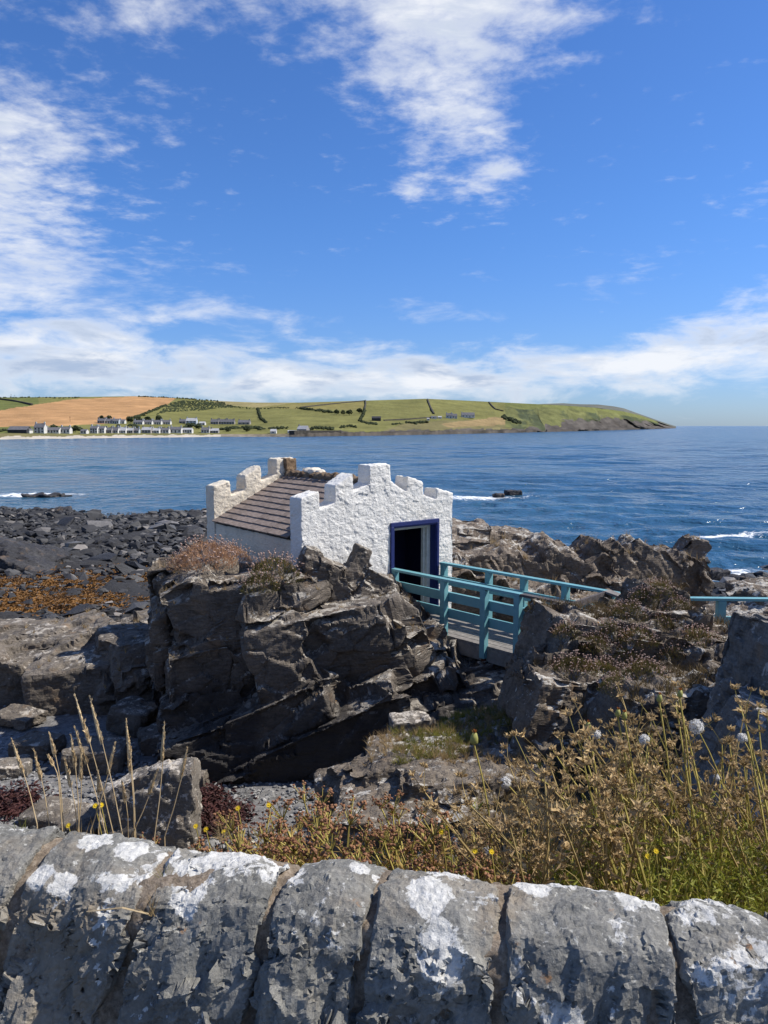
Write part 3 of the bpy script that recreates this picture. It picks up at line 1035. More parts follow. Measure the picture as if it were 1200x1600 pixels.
knoll = outcrop('rock_knoll', 'weathered rock knoll overgrown with thrift in front of the bridge end', [
    PB(1024, 962, 10.25, (0.72, 0.8, 0.95), 4, -8, 0), PB(950, 1022, 9.8, (1.2, 1.0, 0.85), 12, -10, 0), PB(880, 1018, 9.8, (0.8, 0.9, 0.95), 14, -6, 6), PB(1085, 1025, 9.7, (0.9, 1.0, 0.55), -8, -8, 0),
    PB(1000, 1090, 9.0, (2.6, 1.2, 1.3), 0, -14, 0), ((3.9, 12.6, 2.9), (2.2, 2.6, 2.0), 4, 0, 10),
    PB(938, 1050, 9.6, (1.5, 1.8, 1.5), 4, -10, 0),
    PB(886, 1050, 9.5, (0.75, 1.4, 1.5), 12, -6, 10),
    PB(918, 990, 9.9, (0.9, 1.0, 0.7), 18, -10, 0),
    PB(1010, 1030, 9.9, (1.3, 1.6, 1.4), -3, -12, 0),
    PB(1022, 955, 10.4, (0.66, 0.7, 0.85), 4, -6, 0), PB(960, 975, 10.1, (0.5, 0.6, 0.5), 30, 0, 0), PB(1052, 992, 10.0, (0.4, 0.6, 0.45), -20, 0, 10), PB(850, 1010, 9.6, (0.42, 0.9, 1.1), 10, 0, 10),
    PB(1000, 990, 10.2, (1.2, 0.9, 0.7), -2, -8, 0),
    PB(1075, 1040, 9.6, (1.1, 1.5, 1.1), -4, -12, 0),
    PB(1130, 1080, 9.0, (1.3, 1.6, 1.0), 0, -14, 0),
    PB(872, 1130, 9.0, (1.3, 1.6, 1.4), 8, -12, 0),
    PB(960, 1130, 8.6, (2.4, 1.8, 1.2), 0, -16, 0),
    PB(1090, 1150, 7.6, (2.0, 2.0, 1.2), 0, -14, 0),
    PB(1078, 1005, 9.4, (0.35, 0.5, 0.45), 24, 0, 0),
    PB(835, 1135, 9.5, (0.55, 1.2, 1.2), 20, 0, 0),
], M['knoll'], 0.026, 41, frame=(-62, 10, 0), cell=(0.75, 0.75, 0.42), amp=0.13, amp2=0.04, fine=0.012, crack=0.08)

pale_bank = outcrop('rock_outcrop', 'pale grey lichened rock face standing at the edge of the weeds', [
    PB(1222, 1130, 5.6, (0.66, 1.0, 1.5), 12, 0, 10), PB(1222, 1062, 6.6, (0.75, 0.9, 0.6), 10, 0, 0), PB(1285, 1090, 5.9, (0.9, 1.2, 1.1), 8, 0, 0), PB(1188, 1042, 7.4, (0.4, 0.6, 0.4), 10, 0, 0),
    PB(1208, 1110, 6.6, (0.7, 1.0, 0.75), 16, 0, 0), PB(1215, 1250, 5.0, (0.8, 1.2, 1.2), 18, 0, 0),
], M['pale_rock'], 0.02, 51, frame=(20, 0, 0), cell=(0.5, 0.6, 0.6), amp=0.05, amp2=0.02, fine=0.014, crack=0.04)

far_right = outcrop('rock_outcrop', 'brown rock outcrop behind the turquoise railing post', [
    PB(1180, 985, 14.2, (1.5, 1.6, 1.0), -12, 0, 0), PB(1230, 965, 14.6, (1.6, 1.8, 1.4), -8, 0, 0), PB(1160, 1010, 13.8, (1.2, 1.4, 0.7), -20, 0, 0), PB(1100, 1010, 14.6, (1.4, 1.6, 0.8), -5, 0, 0),
], M['ridge'], 0.035, 61, frame=(-20, 0, 0), cell=(0.7, 0.7, 0.3), amp=0.12, amp2=0.05, fine=0.02, crack=0.06)

mound = outcrop('rock_mound', 'grassy broken rock mound below the bridge', [
    PB(655, 1235, 8.4, (1.3, 1.5, 0.9), 4, -8, 0), PB(585, 1255, 8.3, (0.85, 0.8, 0.75), -5, 0, 20), PB(525, 1255, 8.6, (0.42, 0.6, 0.6), 0, 0, 10),
    PB(640, 1190, 9.3, (0.6, 0.7, 0.4), -6, 0, 0), PB(700, 1218, 9.0, (1.3, 1.4, 0.8), -6, -10, 0), PB(755, 1190, 9.2, (1.0, 1.3, 0.9), -14, -6, 0), PB(740, 1260, 7.8, (1.6, 1.6, 1.0), 0, -10, 0),
    PB(660, 1300, 7.4, (1.8, 1.6, 0.8), 0, -10, 0),
], M['knoll'], 0.026, 71, frame=(-20, 0, 0), cell=(0.5, 0.5, 0.3), amp=0.09, amp2=0.045, fine=0.02, crack=0.06)

left_rock = outcrop('rock_outcrop', 'dark rock stack with pale top among the shore boulders', [
    PB(15, 890, 34, (4.2, 3, 2.4), 16, 0, 0), PB(45, 905, 33, (2.6, 2.4, 1.8), 24, 0, 0), PB(-40, 890, 34, (4, 3, 2.6), 4, 0, 0),
], M['shore'], 0.09, 81, frame=(40, 0, 0), cell=(0.9, 0.9, 0.5), amp=0.22, amp2=0.09, fine=0.03, crack=0.12)

# square boulder on the beach
c = atY(236, 1262, 9.1)
mbk = MB()
P_ = lambda px, py, Y: atY(px, py, Y)
mbk.add(*hull([P_(158, 1240, 9.0), P_(170, 1222, 9.1), P_(252, 1192, 9.0), P_(300, 1186, 9.05), P_(309, 1190, 9.2), P_(303, 1215, 8.75), P_(292, 1345, 8.6), P_(312, 1335, 9.0),
               P_(155, 1345, 8.6), P_(160, 1330, 9.4), P_(240, 1200, 9.7), P_(300, 1188, 9.7), P_(175, 1225, 9.8), P_(300, 1300, 9.9), P_(160, 1300, 9.9)]))
me = remesh(mbk, 0.016, 2)
rockify(me, 91, frame=(70, 0, 0), cell=(0.5, 0.5, 0.22), amp=0.02, amp2=0.014, fine=0.012, crack=0.025)
tag(obj('boulder', me, M['boulder']), 'square lichen speckled boulder on the shingle behind the grass stalks', 'boulder')


# ------------------------------------------------------------------ loose stones
def stone_mesh(seed, flat=0.55, pts=13, sub=True, sharp=False):
    r = np.random.RandomState(seed)
    p = r.normal(size=(pts, 3))
    p /= np.linalg.norm(p, axis=1)[:, None]
    p *= r.uniform(0.75, 1.0, (pts, 1))
    p *= np.array([1.0, r.uniform(0.6, 0.9), flat])
    v, f = hull(p)
    return np.array(v), f


def stones_stuff(name, spots, variants, mat, label):
    """many small stones joined into one mesh, tone stored per stone"""
    allv, allf, tone = [], [], []
    nb = 0
    r = np.random.RandomState(4)
    for (x, y, z, s) in spots:
        v, f = variants[r.randint(len(variants))]
        a = r.uniform(0, 6.28)
        tl = r.normal(0, 0.22, 2)
        R = np.array(Euler((tl[0], tl[1], a)).to_matrix())
        vv = v @ R.T * s + np.array([x, y, z])
        allv.append(vv)
        allf += [tuple(i + nb for i in q_) for q_ in f]
        tone += [r.beta(2, 2.2)] * len(v)
        nb += len(v)
    me = mesh_np(name, np.concatenate(allv), allf, False)
    at = me.attributes.new('tone', 'FLOAT', 'POINT')
    at.data.foreach_set('value', np.array(tone, np.float32))
    o = obj(name, me, mat)
    return tag(o, label, kind='stuff')


rs = np.random.RandomState(12)
peb = [stone_mesh(100 + k, 0.5, 14) for k in range(10)]
spots = []
for k in range(15000):
    y = 7.2 + 13.0 * rs.beta(1.0, 1.5)
    x = rs.uniform(-0.60 * y - 0.5, 0.9)
    z = float(ground_z(x, y))
    if z > 3.2:
        continue
    spots.append((x, y, z + 0.01, rs.lognormal(-3.45, 0.45)))
spots.sort(key=lambda s: -s[3] / s[1])
stones_stuff('beach_shingle', spots[300:], peb, M['shingle'], 'grey shingle of small stones covering the beach')
pm = []
for v, f in peb:
    pm.append(mesh_np('beach_stone', v, f, False))
for k, (x, y, z, s) in enumerate(spots[:300]):
    o = bpy.data.objects.new('beach_stone', pm[k % 10])
    if not o.data.materials:
        o.data.materials.append(M['pebble'])
    s *= 1.15
    o.location = (x, y, z)
    o.scale = (s, s, s * 0.9)
    o.rotation_euler = (rs.normal(0, 0.2), rs.normal(0, 0.2), rs.uniform(0, 6.28))
    link(o)
    tag(o, 'loose grey stone lying among the beach shingle', 'stone', 'larger loose stones on the beach')

# named slabs on the beach at the foot of the ledge
for k, (px, py, w, d, h, roll, lab) in enumerate([
        (95, 1085, 1.25, 1.0, 0.30, -8, 'flat pinkish slab lying on the shingle in sun'), (30, 1120, 0.8, 0.6, 0.22, 5, 'grey flat slab half sunk in the shingle'),
        (255, 1150, 0.75, 0.6, 0.32, -10, 'dark slab in the shade at the outcrop foot'), (110, 1285, 1.2, 0.6, 0.3, 0, 'broad grey slab beside the square boulder'),
        (210, 1120, 0.7, 0.7, 0.45, 10, 'dark squared block below the ledge'), (15, 1200, 0.6, 0.5, 0.22, 5, 'small pale flat slab by the red seaweed'),
        (640, 1135, 0.55, 0.4, 0.3, -5, 'pale topped loose block at the back of the grassy mound'), (150, 1180, 0.9, 0.7, 0.35, 4, 'dark flat slab in the shadow between ledge and boulder'),
        (290, 1215, 0.7, 0.5, 0.28, -6, 'low dark slab behind the square boulder'), (60, 1165, 0.7, 0.6, 0.28, -4, 'grey slab at the edge of the shade')]):
    z0 = 2.2 if py > 1110 else 2.05
    p = atZ(px, py, z0 + h * 0.5) if k != 6 else atY(px, py, 9.7)
    mb = MB()
    mb.add(*hull(block_points(p, (w, d, h), roll, 0, rs.uniform(-30, 30), 900 + k)))
    me = remesh(mb, 0.025, 1)
    rockify(me, 200 + k, frame=(0, 0, 0), cell=(0.6, 0.6, 0.3), amp=0.03, amp2=0.02, fine=0.012, crack=0.03)
    tag(obj('rock_slab', me, M['boulder'] if k in (0, 5, 6) else M['ledge']), lab, 'rock')

# dark boulders of the low shore
shv = [stone_mesh(300 + k, 0.45, 12) for k in range(12)]
spots = []
for k in range(9000):
    y = rs.uniform(19, 68)
    x = rs.uniform(-0.62 * y, 3)
    if x > -0.24 * y + 1.0 and y < 30:
        continue
    z = float(ground_z(x, y))
    if z < -0.25:
        continue
    s = rs.lognormal(-1.45, 0.5) * (0.75 + 0.006 * y)
    if 22 < y < 30:
        s *= 0.6
    spots.append((x, y, z + 0.05 * s + rs.uniform(0, 0.15), min(s, 1.1)))
for k in range(1500):                               # right hand shore
    y = rs.uniform(19, 42)
    x = rs.uniform(0.36 * y, 0.66 * y)
    z = float(ground_z(x, y))
    if z < -0.15:
        continue
    spots.append((x, y, z + 0.03, min(rs.lognormal(-1.2, 0.5), 1.0)))
spots.sort(key=lambda s: -s[3] / s[1])
stones_stuff('shore_boulders', spots[300:], shv, M['shore_shingle'], 'mass of dark broken rock covering the low shore')
pm = [mesh_np('shore_rock', v, f, False) for v, f in shv]
for k, (x, y, z, s) in enumerate(spots[:300]):
    o = bpy.data.objects.new('shore_rock', pm[k % 12])
    if not o.data.materials:
        o.data.materials.append(M['shore_stone'])
    o.location = (x, y, z)
    o.scale = (s * 1.15, s * 1.15, s)
    o.rotation_euler = (rs.normal(0, 0.25), rs.normal(-0.15, 0.25), rs.uniform(0, 6.28))
    link(o)
    tag(o, 'dark angular rock lying on the low tide shore', 'rock', 'dark rocks on the low tide shore')

# rocks standing out of the water
def sea_rock(px, py, w, h, label, seed, n=3):
    p = atZ(px, py, 0)
    r = random.Random(seed)
    bl = [((p[0] + r.uniform(-w, w) * 0.35, p[1] + r.uniform(-0.4, 0.4) * w * 0.4, h * r.uniform(0.0, 0.25)), (w * r.uniform(0.4, 0.7), w * 0.5, h * r.uniform(0.8, 1.5)), r.uniform(-20, 20), 0, r.uniform(0, 60)) for _ in range(n)]
    outcrop('sea_rock', label, bl, M['shore'], max(0.04, w / 60), seed, amp=0.12 * h, amp2=0.06 * h, fine=0.03 * h, crack=0.05 * h)


sea_rock(803, 773, 1.5, 0.55, 'small dark rock with surf breaking beside it', 411, 4)
sea_rock(775, 775, 1.6, 0.35, 'low wave washed rock in the foam', 402)
sea_rock(60, 776, 3.2, 0.2, 'low brown skerry with foam along it off the rocky shore', 403, 6)
sea_rock(100, 775, 2.0, 0.16, 'flat skerry beside the low brown one', 404, 4)
sea_rock(1108, 882, 1.1, 0.45, 'rounded pale rock awash near the shore', 405, 2)
sea_rock(85, 801, 2.5, 0.5, 'dark rock at the outer edge of the boulder shore', 406, 3)
sea_rock(1150, 925, 1.9, 0.9, 'pointed black rock at the surf edge', 407, 3)
sea_rock(1105, 905, 2.0, 0.6, 'flat dark rock in the surf beside the ridge', 408, 3)


# seaweed: crumpled fronds
def weed_patch(name, label, cx, cy, hx, hy, n, mat, size):
    mb = MB()
    st = random.getstate()
    random.seed(len(label) * 13 + n)
    for _ in range(n):
        u, v = random.gauss(0, 0.5), random.gauss(0, 0.5)
        x, y = cx + u * hx, cy + v * hy
        z = float(ground_z(x, y)) + random.uniform(0.0, 0.07) + 0.04
        a = random.uniform(0, 6.28)
        mb.leaf((x, y, z), (math.cos(a), math.sin(a), random.uniform(-0.15, 0.35)), size * random.uniform(0.6, 1.6), size * 0.22, 0.6)
    random.setstate(st)
    return tag(mb.build(name, mat), label, kind='stuff')


M['wrack'] = plain_mat('wrack', (0.07, 0.032, 0.007), (0.26, 0.12, 0.022), 1.2, 0.6, 0.4, trans=0.1)
M['red_weed'] = plain_mat('red_weed', (0.022, 0.008, 0.008), (0.075, 0.024, 0.020), 5.0, 0.7, 0.3)
for k, (px, py, hx, hy, n) in enumerate([(60, 940, 5.0, 2.2, 6500), (20, 908, 4.0, 2.0, 3600), (215, 918, 2.0, 1.4, 1800), (130, 905, 4.0, 1.5, 2400), (30, 955, 2.4, 1.2, 2000), (130, 880, 6, 3, 1300)]):
    p = atZ(px, py, 1.45)
    weed_patch('seaweed', 'ochre bladder wrack spread over the low shore rocks', p[0], p[1], hx, hy, n, M['wrack'], 0.15)
for k, (px, py, hx, hy, n) in enumerate([(15, 1262, 0.42, 0.5, 1000), (345, 1285, 0.36, 0.5, 900), (325, 1250, 0.22, 0.3, 400), (110, 1050, 0.9, 0.6, 500)]):
    p = atZ(px, py, 2.3)
    weed_patch('seaweed', 'dark red dried seaweed heaped on the shingle', p[0], p[1], hx, hy, n, M['red_weed'], 0.09)

# ------------------------------------------------------------------ the white hut
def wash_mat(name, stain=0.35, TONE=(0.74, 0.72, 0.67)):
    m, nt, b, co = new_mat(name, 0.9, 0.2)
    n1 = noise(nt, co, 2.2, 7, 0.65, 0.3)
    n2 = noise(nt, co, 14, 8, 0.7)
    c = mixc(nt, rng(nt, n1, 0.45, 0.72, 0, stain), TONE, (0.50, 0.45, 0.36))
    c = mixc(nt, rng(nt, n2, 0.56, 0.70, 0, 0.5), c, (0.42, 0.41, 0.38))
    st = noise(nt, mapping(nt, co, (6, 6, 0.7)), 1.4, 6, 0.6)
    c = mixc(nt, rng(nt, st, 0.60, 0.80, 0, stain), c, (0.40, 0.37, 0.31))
    setin(nt, b, 'Base Color', c)
    h_ = mth(nt, 'ADD', noise(nt, mapping(nt, co, (1, 1, 1.7)), 16, 10, 0.7), mth(nt, 'MULTIPLY', noise(nt, co, 60, 4, 0.6), 0.2))
    setin(nt, b, 'Normal', bump(nt, h_, 0.9, 0.03))
    return m


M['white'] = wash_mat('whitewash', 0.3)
M['shade_tinted_white'] = wash_mat('shade_tinted_whitewash', 0.8, (0.72, 0.64, 0.51))  # side and back walls: their shade baked into the wash as a warmer tone
M['navy'] = plain_mat('navy_paint', (0.006, 0.014, 0.085), (0.012, 0.024, 0.13), 12, 0.55, 0.4, 0.006)
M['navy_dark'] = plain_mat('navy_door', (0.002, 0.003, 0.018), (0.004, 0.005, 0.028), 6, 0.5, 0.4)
M['frame_white'] = plain_mat('frame_paint', (0.50, 0.48, 0.42), (0.72, 0.70, 0.64), 9, 0.6, 0.3, 0.004)
hut_o = thing('bathing_hut', 'small white battlemented stone hut with slate roof on the outcrop', 'hut', hut(1.7, 1.8, 4.4))

TOP = [(0.0, 6.31), (0.02, 6.33), (0.36, 6.42), (0.37, 6.11), (0.68, 6.21), (0.69, 6.50), (1.06, 6.70), (1.07, 6.37), (1.41, 6.50), (1.42, 6.82), (1.87, 6.83), (1.88, 6.52),
       (2.26, 6.31), (2.27, 6.60), (2.64, 6.48), (2.65, 6.24), (2.97, 6.13), (2.98, 6.34), (3.39, 6.23)]


def wall_part(name, poly, l0, l1, mat, seed, amp=0.014, voxel=0.02, parent=None):
    bm = bmesh.new()
    a = [bm.verts.new(tuple(hut(s, l0, z))) for s, z in poly]
    c_ = [bm.verts.new(tuple(hut(s, l1, z))) for s, z in poly]
    n = len(poly)
    bm.faces.new(a)
    bm.faces.new(list(reversed(c_)))
    for k in range(n):
        bm.faces.new((a[k], c_[k], c_[(k + 1) % n], a[(k + 1) % n]))
    bmesh.ops.recalc_face_normals(bm, faces=bm.faces)
    bmesh.ops.triangulate(bm, faces=bm.faces)
    mb = MB()
    bm.verts.index_update()
    mb.add([tuple(v.co) for v in bm.verts], [tuple(v.index for v in f.verts) for f in bm.faces])
    bm.free()
    me = remesh(mb, voxel, 1)
    v, n = get_vn(me)
    n0 = n
    RH = rotm(0, 0, HUT_YAW)
    v2, r = facet(v, n, RH, (0.26, 0.26, 0.15), seed, 0.9, 0.0, amp * 7, 0.03, 0.6)
    d = (v2 - v)
    v3, r = facet(v, n, RH, (0.09, 0.09, 0.05), seed + 5, 0.9, 0.0, amp * 10, 0.02, 0.7)
    d = d * 0.8 + (v3 - v) * 0.8
    d = d + n * (amp * 0.5 * (r[:, 0] - 0.5) + amp * 0.35 * fbm(v * 16, 3, seed + 3) + 0.008 * fbm(v * 1.6, 2, seed + 8))[:, None]
    set_v(me, v + d)
    me.name = name
    return obj(name, me, mat, parent or hut_o)


front = [(0.0, 3.5)] + TOP + [(3.40, 3.5), (2.98, 3.5), (2.98, 5.70), (1.93, 5.70), (1.93, 3.5)]
wall_part('front_gable', front, 0.0, 0.36, M['white'], 501, 0.011, 0.016)
wall_part('back_gable', [(0.0, 3.9)] + TOP + [(3.40, 3.9)], 3.22, 3.58, M['shade_tinted_white'], 502, 0.012)
wall_part('side_wall', [(0.03, 3.9), (0.03, 5.58), (0.36, 5.70), (0.36, 3.9)], 0.34, 3.24, M['shade_tinted_white'], 503, 0.008)
wall_part('side_wall', [(3.02, 3.9), (3.02, 5.70), (3.37, 5.58), (3.37, 3.9)], 0.34, 3.24, M['shade_tinted_white'], 504, 0.008)


def hbox(mb, s0, s1, l0, l1, z0, z1):
    c = hut((s0 + s1) / 2, (l0 + l1) / 2, (z0 + z1) / 2)
    mb.box(c, np.append(HD * (s1 - s0) / 2, 0), np.append(HL * (l1 - l0) / 2, 0), (0, 0, (z1 - z0) / 2))


# blue painted surround, lining of the opening, frame, door
mb = MB()
hbox(mb, 1.865, 1.935, -0.03, 0.04, 3.93, 5.70)
hbox(mb, 2.975, 3.03, -0.03, 0.04, 3.93, 5.70)
hbox(mb, 1.865, 3.03, -0.03, 0.04, 5.697, 5.775)
sur = mb.build('door_surround', M['navy'], hut_o, bevel=0.008)
mb = MB()
hbox(mb, 1.925, 1.955, -0.012, 0.24, 3.94, 5.70)
hbox(mb, 2.955, 2.985, -0.012, 0.24, 3.94, 5.70)
hbox(mb, 1.955, 2.955, -0.012, 0.24, 5.67, 5.705)
mb.build('door_lining', M['navy'], hut_o)
fr = MB()
hbox(fr, 1.955, 2.02, 0.17, 0.26, 3.95, 5.67)
hbox(fr, 2.875, 2.955, 0.15, 0.26, 3.95, 5.67)
hbox(fr, 2.835, 2.872, 0.21, 0.28, 3.95, 5.60)
hbox(fr, 2.02, 2.875, 0.16, 0.26, 5.60, 5.67)
fr.build('door_frame', M['frame_white'], hut_o, bevel=0.005)
# the door stands open into the darkened room
mb = MB()
hbox(mb, 2.03, 2.07, 0.30, 0.86, 3.97, 5.60)
door = mb.build('door', M['navy_dark'], hut_o)
mb = MB()
hbox(mb, 2.071, 2.095, 0.34, 0.82, 4.15, 4.25)
hbox(mb, 2.071, 2.095, 0.34, 0.82, 5.30, 5.40)
mb.build('door_ledge', M['navy_dark'], door)
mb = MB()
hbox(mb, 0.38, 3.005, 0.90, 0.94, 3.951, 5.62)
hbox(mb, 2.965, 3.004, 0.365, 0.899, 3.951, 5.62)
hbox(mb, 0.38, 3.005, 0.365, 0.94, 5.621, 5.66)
mb.build('added_dark_panels', M['navy_dark'], hut_o)  # navy-black screens added behind the doorway to make it dark
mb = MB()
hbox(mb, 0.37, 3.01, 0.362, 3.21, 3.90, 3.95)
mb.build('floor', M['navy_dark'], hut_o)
mb = MB()
hbox(mb, 1.90, 3.0, 0.0, 0.36, 3.70, 3.955)
M['concrete'] = plain_mat('weathered_concrete', (0.14, 0.13, 0.11), (0.27, 0.25, 0.22), 7, 0.92, 0.2, 0.012)
mb.build('threshold', M['concrete'], hut_o, bevel=0.01)

# roof: eave z 5.60 at s = -0.03, ridge z 6.47 at s = 1.70
M['slate'] = plain_mat('slate', (0.15, 0.115, 0.095), (0.27, 0.215, 0.18), 9, 0.85, 0.25, 0.006, per_object=0.16)
M['roof_deck'] = plain_mat('roof_boards', (0.03, 0.028, 0.026), (0.05, 0.046, 0.04), 5)
E0, R0 = np.array([-0.03, 5.60]), np.array([1.70, 6.47])
SL = R0 - E0
slope_len = np.linalg.norm(SL)
SU = SL / slope_len
SN = np.array([-SU[1], SU[0]])
deck = MB()
a, c_ = E0 + SU * 0.06 - SN * 0.03, R0 - SN * 0.03
for sgn in (0, 1):
    q = [a, c_, c_ - SN * 0.05, a - SN * 0.05]
    if sgn:
        q = [np.array([3.4 - t[0], t[1]]) for t in q]
    vs = [hut(t[0], l, t[1]) for l in (0.36, 3.22) for t in q]
    deck.add(vs, [(0, 1, 2, 3), (7, 6, 5, 4), (0, 4, 5, 1), (1, 5, 6, 2), (2, 6, 7, 3), (3, 7, 4, 0)])
roof = deck.build('roof', M['roof_deck'], hut_o)
ROWS = 11
expo = slope_len / ROWS
rr_ = random.Random(8)
WID = [0.20, 0.235, 0.27]
smesh = []
for w in WID:
    for k in range(3):
        mb = MB()
        L_ = expo * 1.45
        j = [rr_.uniform(-0.008, 0.008) for _ in range(4)]
        t = 0.022
        pts = [(0.003, 0 + j[0], 0), (w - 0.003, j[1], 0), (w - 0.003, L_, 0), (0.003, L_, 0)]
        mb.add([(x, y, t) for x, y, _ in pts] + [(x, y, 0) for x, y, _ in pts], [(0, 1, 2, 3), (7, 6, 5, 4), (0, 4, 5, 1), (1, 5, 6, 2), (2, 6, 7, 3), (3, 7, 4, 0)])
        me = mb.mesh('slate')
        me.materials.append(M['slate'])
        smesh.append(me)
for r in range(ROWS):
    l = 0.365 - (0.1 if r % 2 else 0.0)
    while l < 3.2:
        wi = rr_.randrange(3)
        w = WID[wi]
        l0 = max(l, 0.362)
        o = bpy.data.objects.new('slate', smesh[wi * 3 + rr_.randrange(3)])
        link(o, roof)
        base = E0 + SU * (expo * r) + SN * 0.012
        # local axes: x along the roof, y up the slope, z out; the tail is lifted over the course below
        tl = 0.10 + rr_.uniform(-0.012, 0.02)
        ux = np.append(HL, 0)
        uy = np.array([HD[0] * SU[0], HD[1] * SU[0], SU[1]])
        un = np.array([HD[0] * SN[0], HD[1] * SN[0], SN[1]])
        yv = uy * math.cos(tl) - un * math.sin(tl)
        zv = np.cross(ux, yv)
        if zv @ un < 0:
            zv = -zv
        p = hut(base[0], l0, base[1]) + un * 0.028
        sc_ = min(1.0, (3.222 - l0) / w) * (1.0 if l0 == l else (w - (0.362 - l)) / w)
        Mx = Matrix(((ux[0] * sc_, yv[0], zv[0], p[0]), (ux[1] * sc_, yv[1], zv[1], p[1]), (ux[2] * sc_, yv[2], zv[2], p[2]), (0, 0, 0, 1)))
        o.matrix_basis = Mx
        l += w
# the far slope, joined
mb = MB()
for r in range(ROWS):
    s0, z0 = E0 + SU * (expo * r) + SN * 0.03
    s1, z1 = E0 + SU * (expo * (r + 1.3)) + SN * 0.012
    if r == ROWS - 1:
        s1, z1 = R0 + SN * 0.012
    q = [(3.4 - s0, z0), (3.4 - s1, z1)]
    vs = [hut(q[0][0], 0.365, q[0][1]), hut(q[0][0], 3.215, q[0][1]), hut(q[1][0], 3.215, q[1][1]), hut(q[1][0], 0.365, q[1][1])]
    vs += [v - np.array([0, 0, 0.016]) for v in vs]
    mb.add(vs, [(0, 1, 2, 3), (7, 6, 5, 4), (0, 4, 5, 1), (1, 5, 6, 2), (2, 6, 7, 3), (3, 7, 4, 0)])
tag(mb.build('slate_slope', M['slate'], roof), kind='stuff')
# ridge of mossy mortar and the lichened cap on the back merlon
M['ridge_mortar'] = plain_mat('ridge_mortar', (0.05, 0.028, 0.018), (0.27, 0.20, 0.13), 7, 0.95, 0.15, 0.03)
mb = MB()
for k in range(16):
    l = 0.42 + k * 0.18
    mb.blob(hut(1.69, l, 6.50 + rr_.uniform(-0.015, 0.015)), rr_.uniform(0.115, 0.145), 0.22, 0.75, 1, rr_)
me = remesh(mb, 0.018, 1)
v, n = get_vn(me)
set_v(me, v + n * (0.016 * fbm(v * 12, 3, 5))[:, None])
obj('ridge_cap', me, M['ridge_mortar'], roof)
M['brown_lichen'] = plain_mat('brown_lichen', (0.10, 0.065, 0.04), (0.26, 0.18, 0.11), 9, 0.95, 0.15, 0.02)
mb = MB()
hbox(mb, 1.60, 1.875, 3.15, 3.40, 6.58, 6.832)
me = remesh(mb, 0.018, 2)
v, n = get_vn(me)
set_v(me, v + n * (0.020 * fbm(v * 9, 3, 6))[:, None])
obj('merlon_cap', me, M['brown_lichen'], hut_o)
mb = MB()
for l, r_ in ((2.55, 0.13), (2.35, 0.15), (2.15, 0.10)):
    mb.blob(hut(1.80, l, 6.585), r_, 0.15, 0.6, 1, rr_)
me = remesh(mb, 0.015, 1)
obj('ridge_stone', me, M['shade_tinted_white'], roof)

# ------------------------------------------------------------------ footbridge
ZR = 4.93
m, nt, b, co = new_mat('turquoise_paint', 0.5, 0.4)
n1 = noise(nt, co, 5, 6, 0.65)
n2 = noise(nt, co, 30, 8, 0.7)
c = ramp(nt, n1, [(0.3, (0.115, 0.28, 0.31)), (0.7, (0.165, 0.365, 0.39))])
c = mixc(nt, rng(nt, n2, 0.62, 0.75, 0, 0.6), c, (0.30, 0.34, 0.33))
c = mixc(nt, rng(nt, noise(nt, mapping(nt, co, (1, 1, 1), (0, 0, 0), (4, 4, 4)), 9, 8, 0.75), 0.67, 0.72, 0, 0.85), c, (0.10, 0.075, 0.06))
setin(nt, b, 'Base Color', c)
setin(nt, b, 'Normal', bump(nt, n2, 0.5, 0.006))
M['teal'] = m
M['grey_wood'] = plain_mat('grey_wood', (0.13, 0.12, 0.11), (0.26, 0.24, 0.215), 14, 0.88, 0.25, 0.01)
M['dark_wood'] = plain_mat('dark_wood', (0.045, 0.04, 0.045), (0.12, 0.105, 0.10), 14, 0.85, 0.25, 0.008)
M['rust'] = plain_mat('rusty_iron', (0.045, 0.018, 0.010), (0.14, 0.052, 0.022), 14, 0.9, 0.2, 0.008)

N0, N1 = atZ(612, 889, ZR), atZ(808, 928, ZR)
F0, F1 = atZ(692, 880, ZR), atZ(1003, 934, ZR)
bd = (N1 - N0)
bd /= np.linalg.norm(bd)
fd = (F1 - F0)
fd /= np.linalg.norm(fd)
side = np.array([-bd[1], bd[0], 0.0])
if side @ (F0 - N0) < 0:
    side = -side
bridge = thing('footbridge', 'turquoise railed wooden footbridge leading to the hut door', 'footbridge', ((N0 + F1) / 2) * np.array([1, 1, 0]) + np.array([0, 0, 3.7]))
DZ = ZR - 0.96


def on_line(P, d, px):
    """distance along the line at which it appears at this pixel column"""
    a = (px - 600.0)
    lo, hi = -2.0, 9.0
    f = lambda t: (P + d * t)
    for _ in range(50):
        mid = (lo + hi) / 2
        q = f(mid)
        dep = q[1] * math.cos(TH) - (q[2] - H) * math.sin(TH)
        if F * q[0] / dep > a:
            hi = mid
        else:
            lo = mid
    return (lo + hi) / 2


def post(P, d, px, sidev, z0, z1, name='post', parent=None, w=0.105):
    t = on_line(P, d, px)
    q = P + d * t
    mb = MB()
    c = np.array([q[0], q[1], (z0 + z1) / 2])
    mb.box(c, d * w / 2, sidev * w / 2, (0, 0, (z1 - z0) / 2))
    mb.build(name, M['teal'], parent or bridge, bevel=0.006)
    return q


def plank(a, b, w, h, name, mat, parent=None, up=(0, 0, 1)):
    mb = MB()
    mb.bar(a, b, w, h, up)
    return mb.build(name, mat, parent or bridge, bevel=0.004)


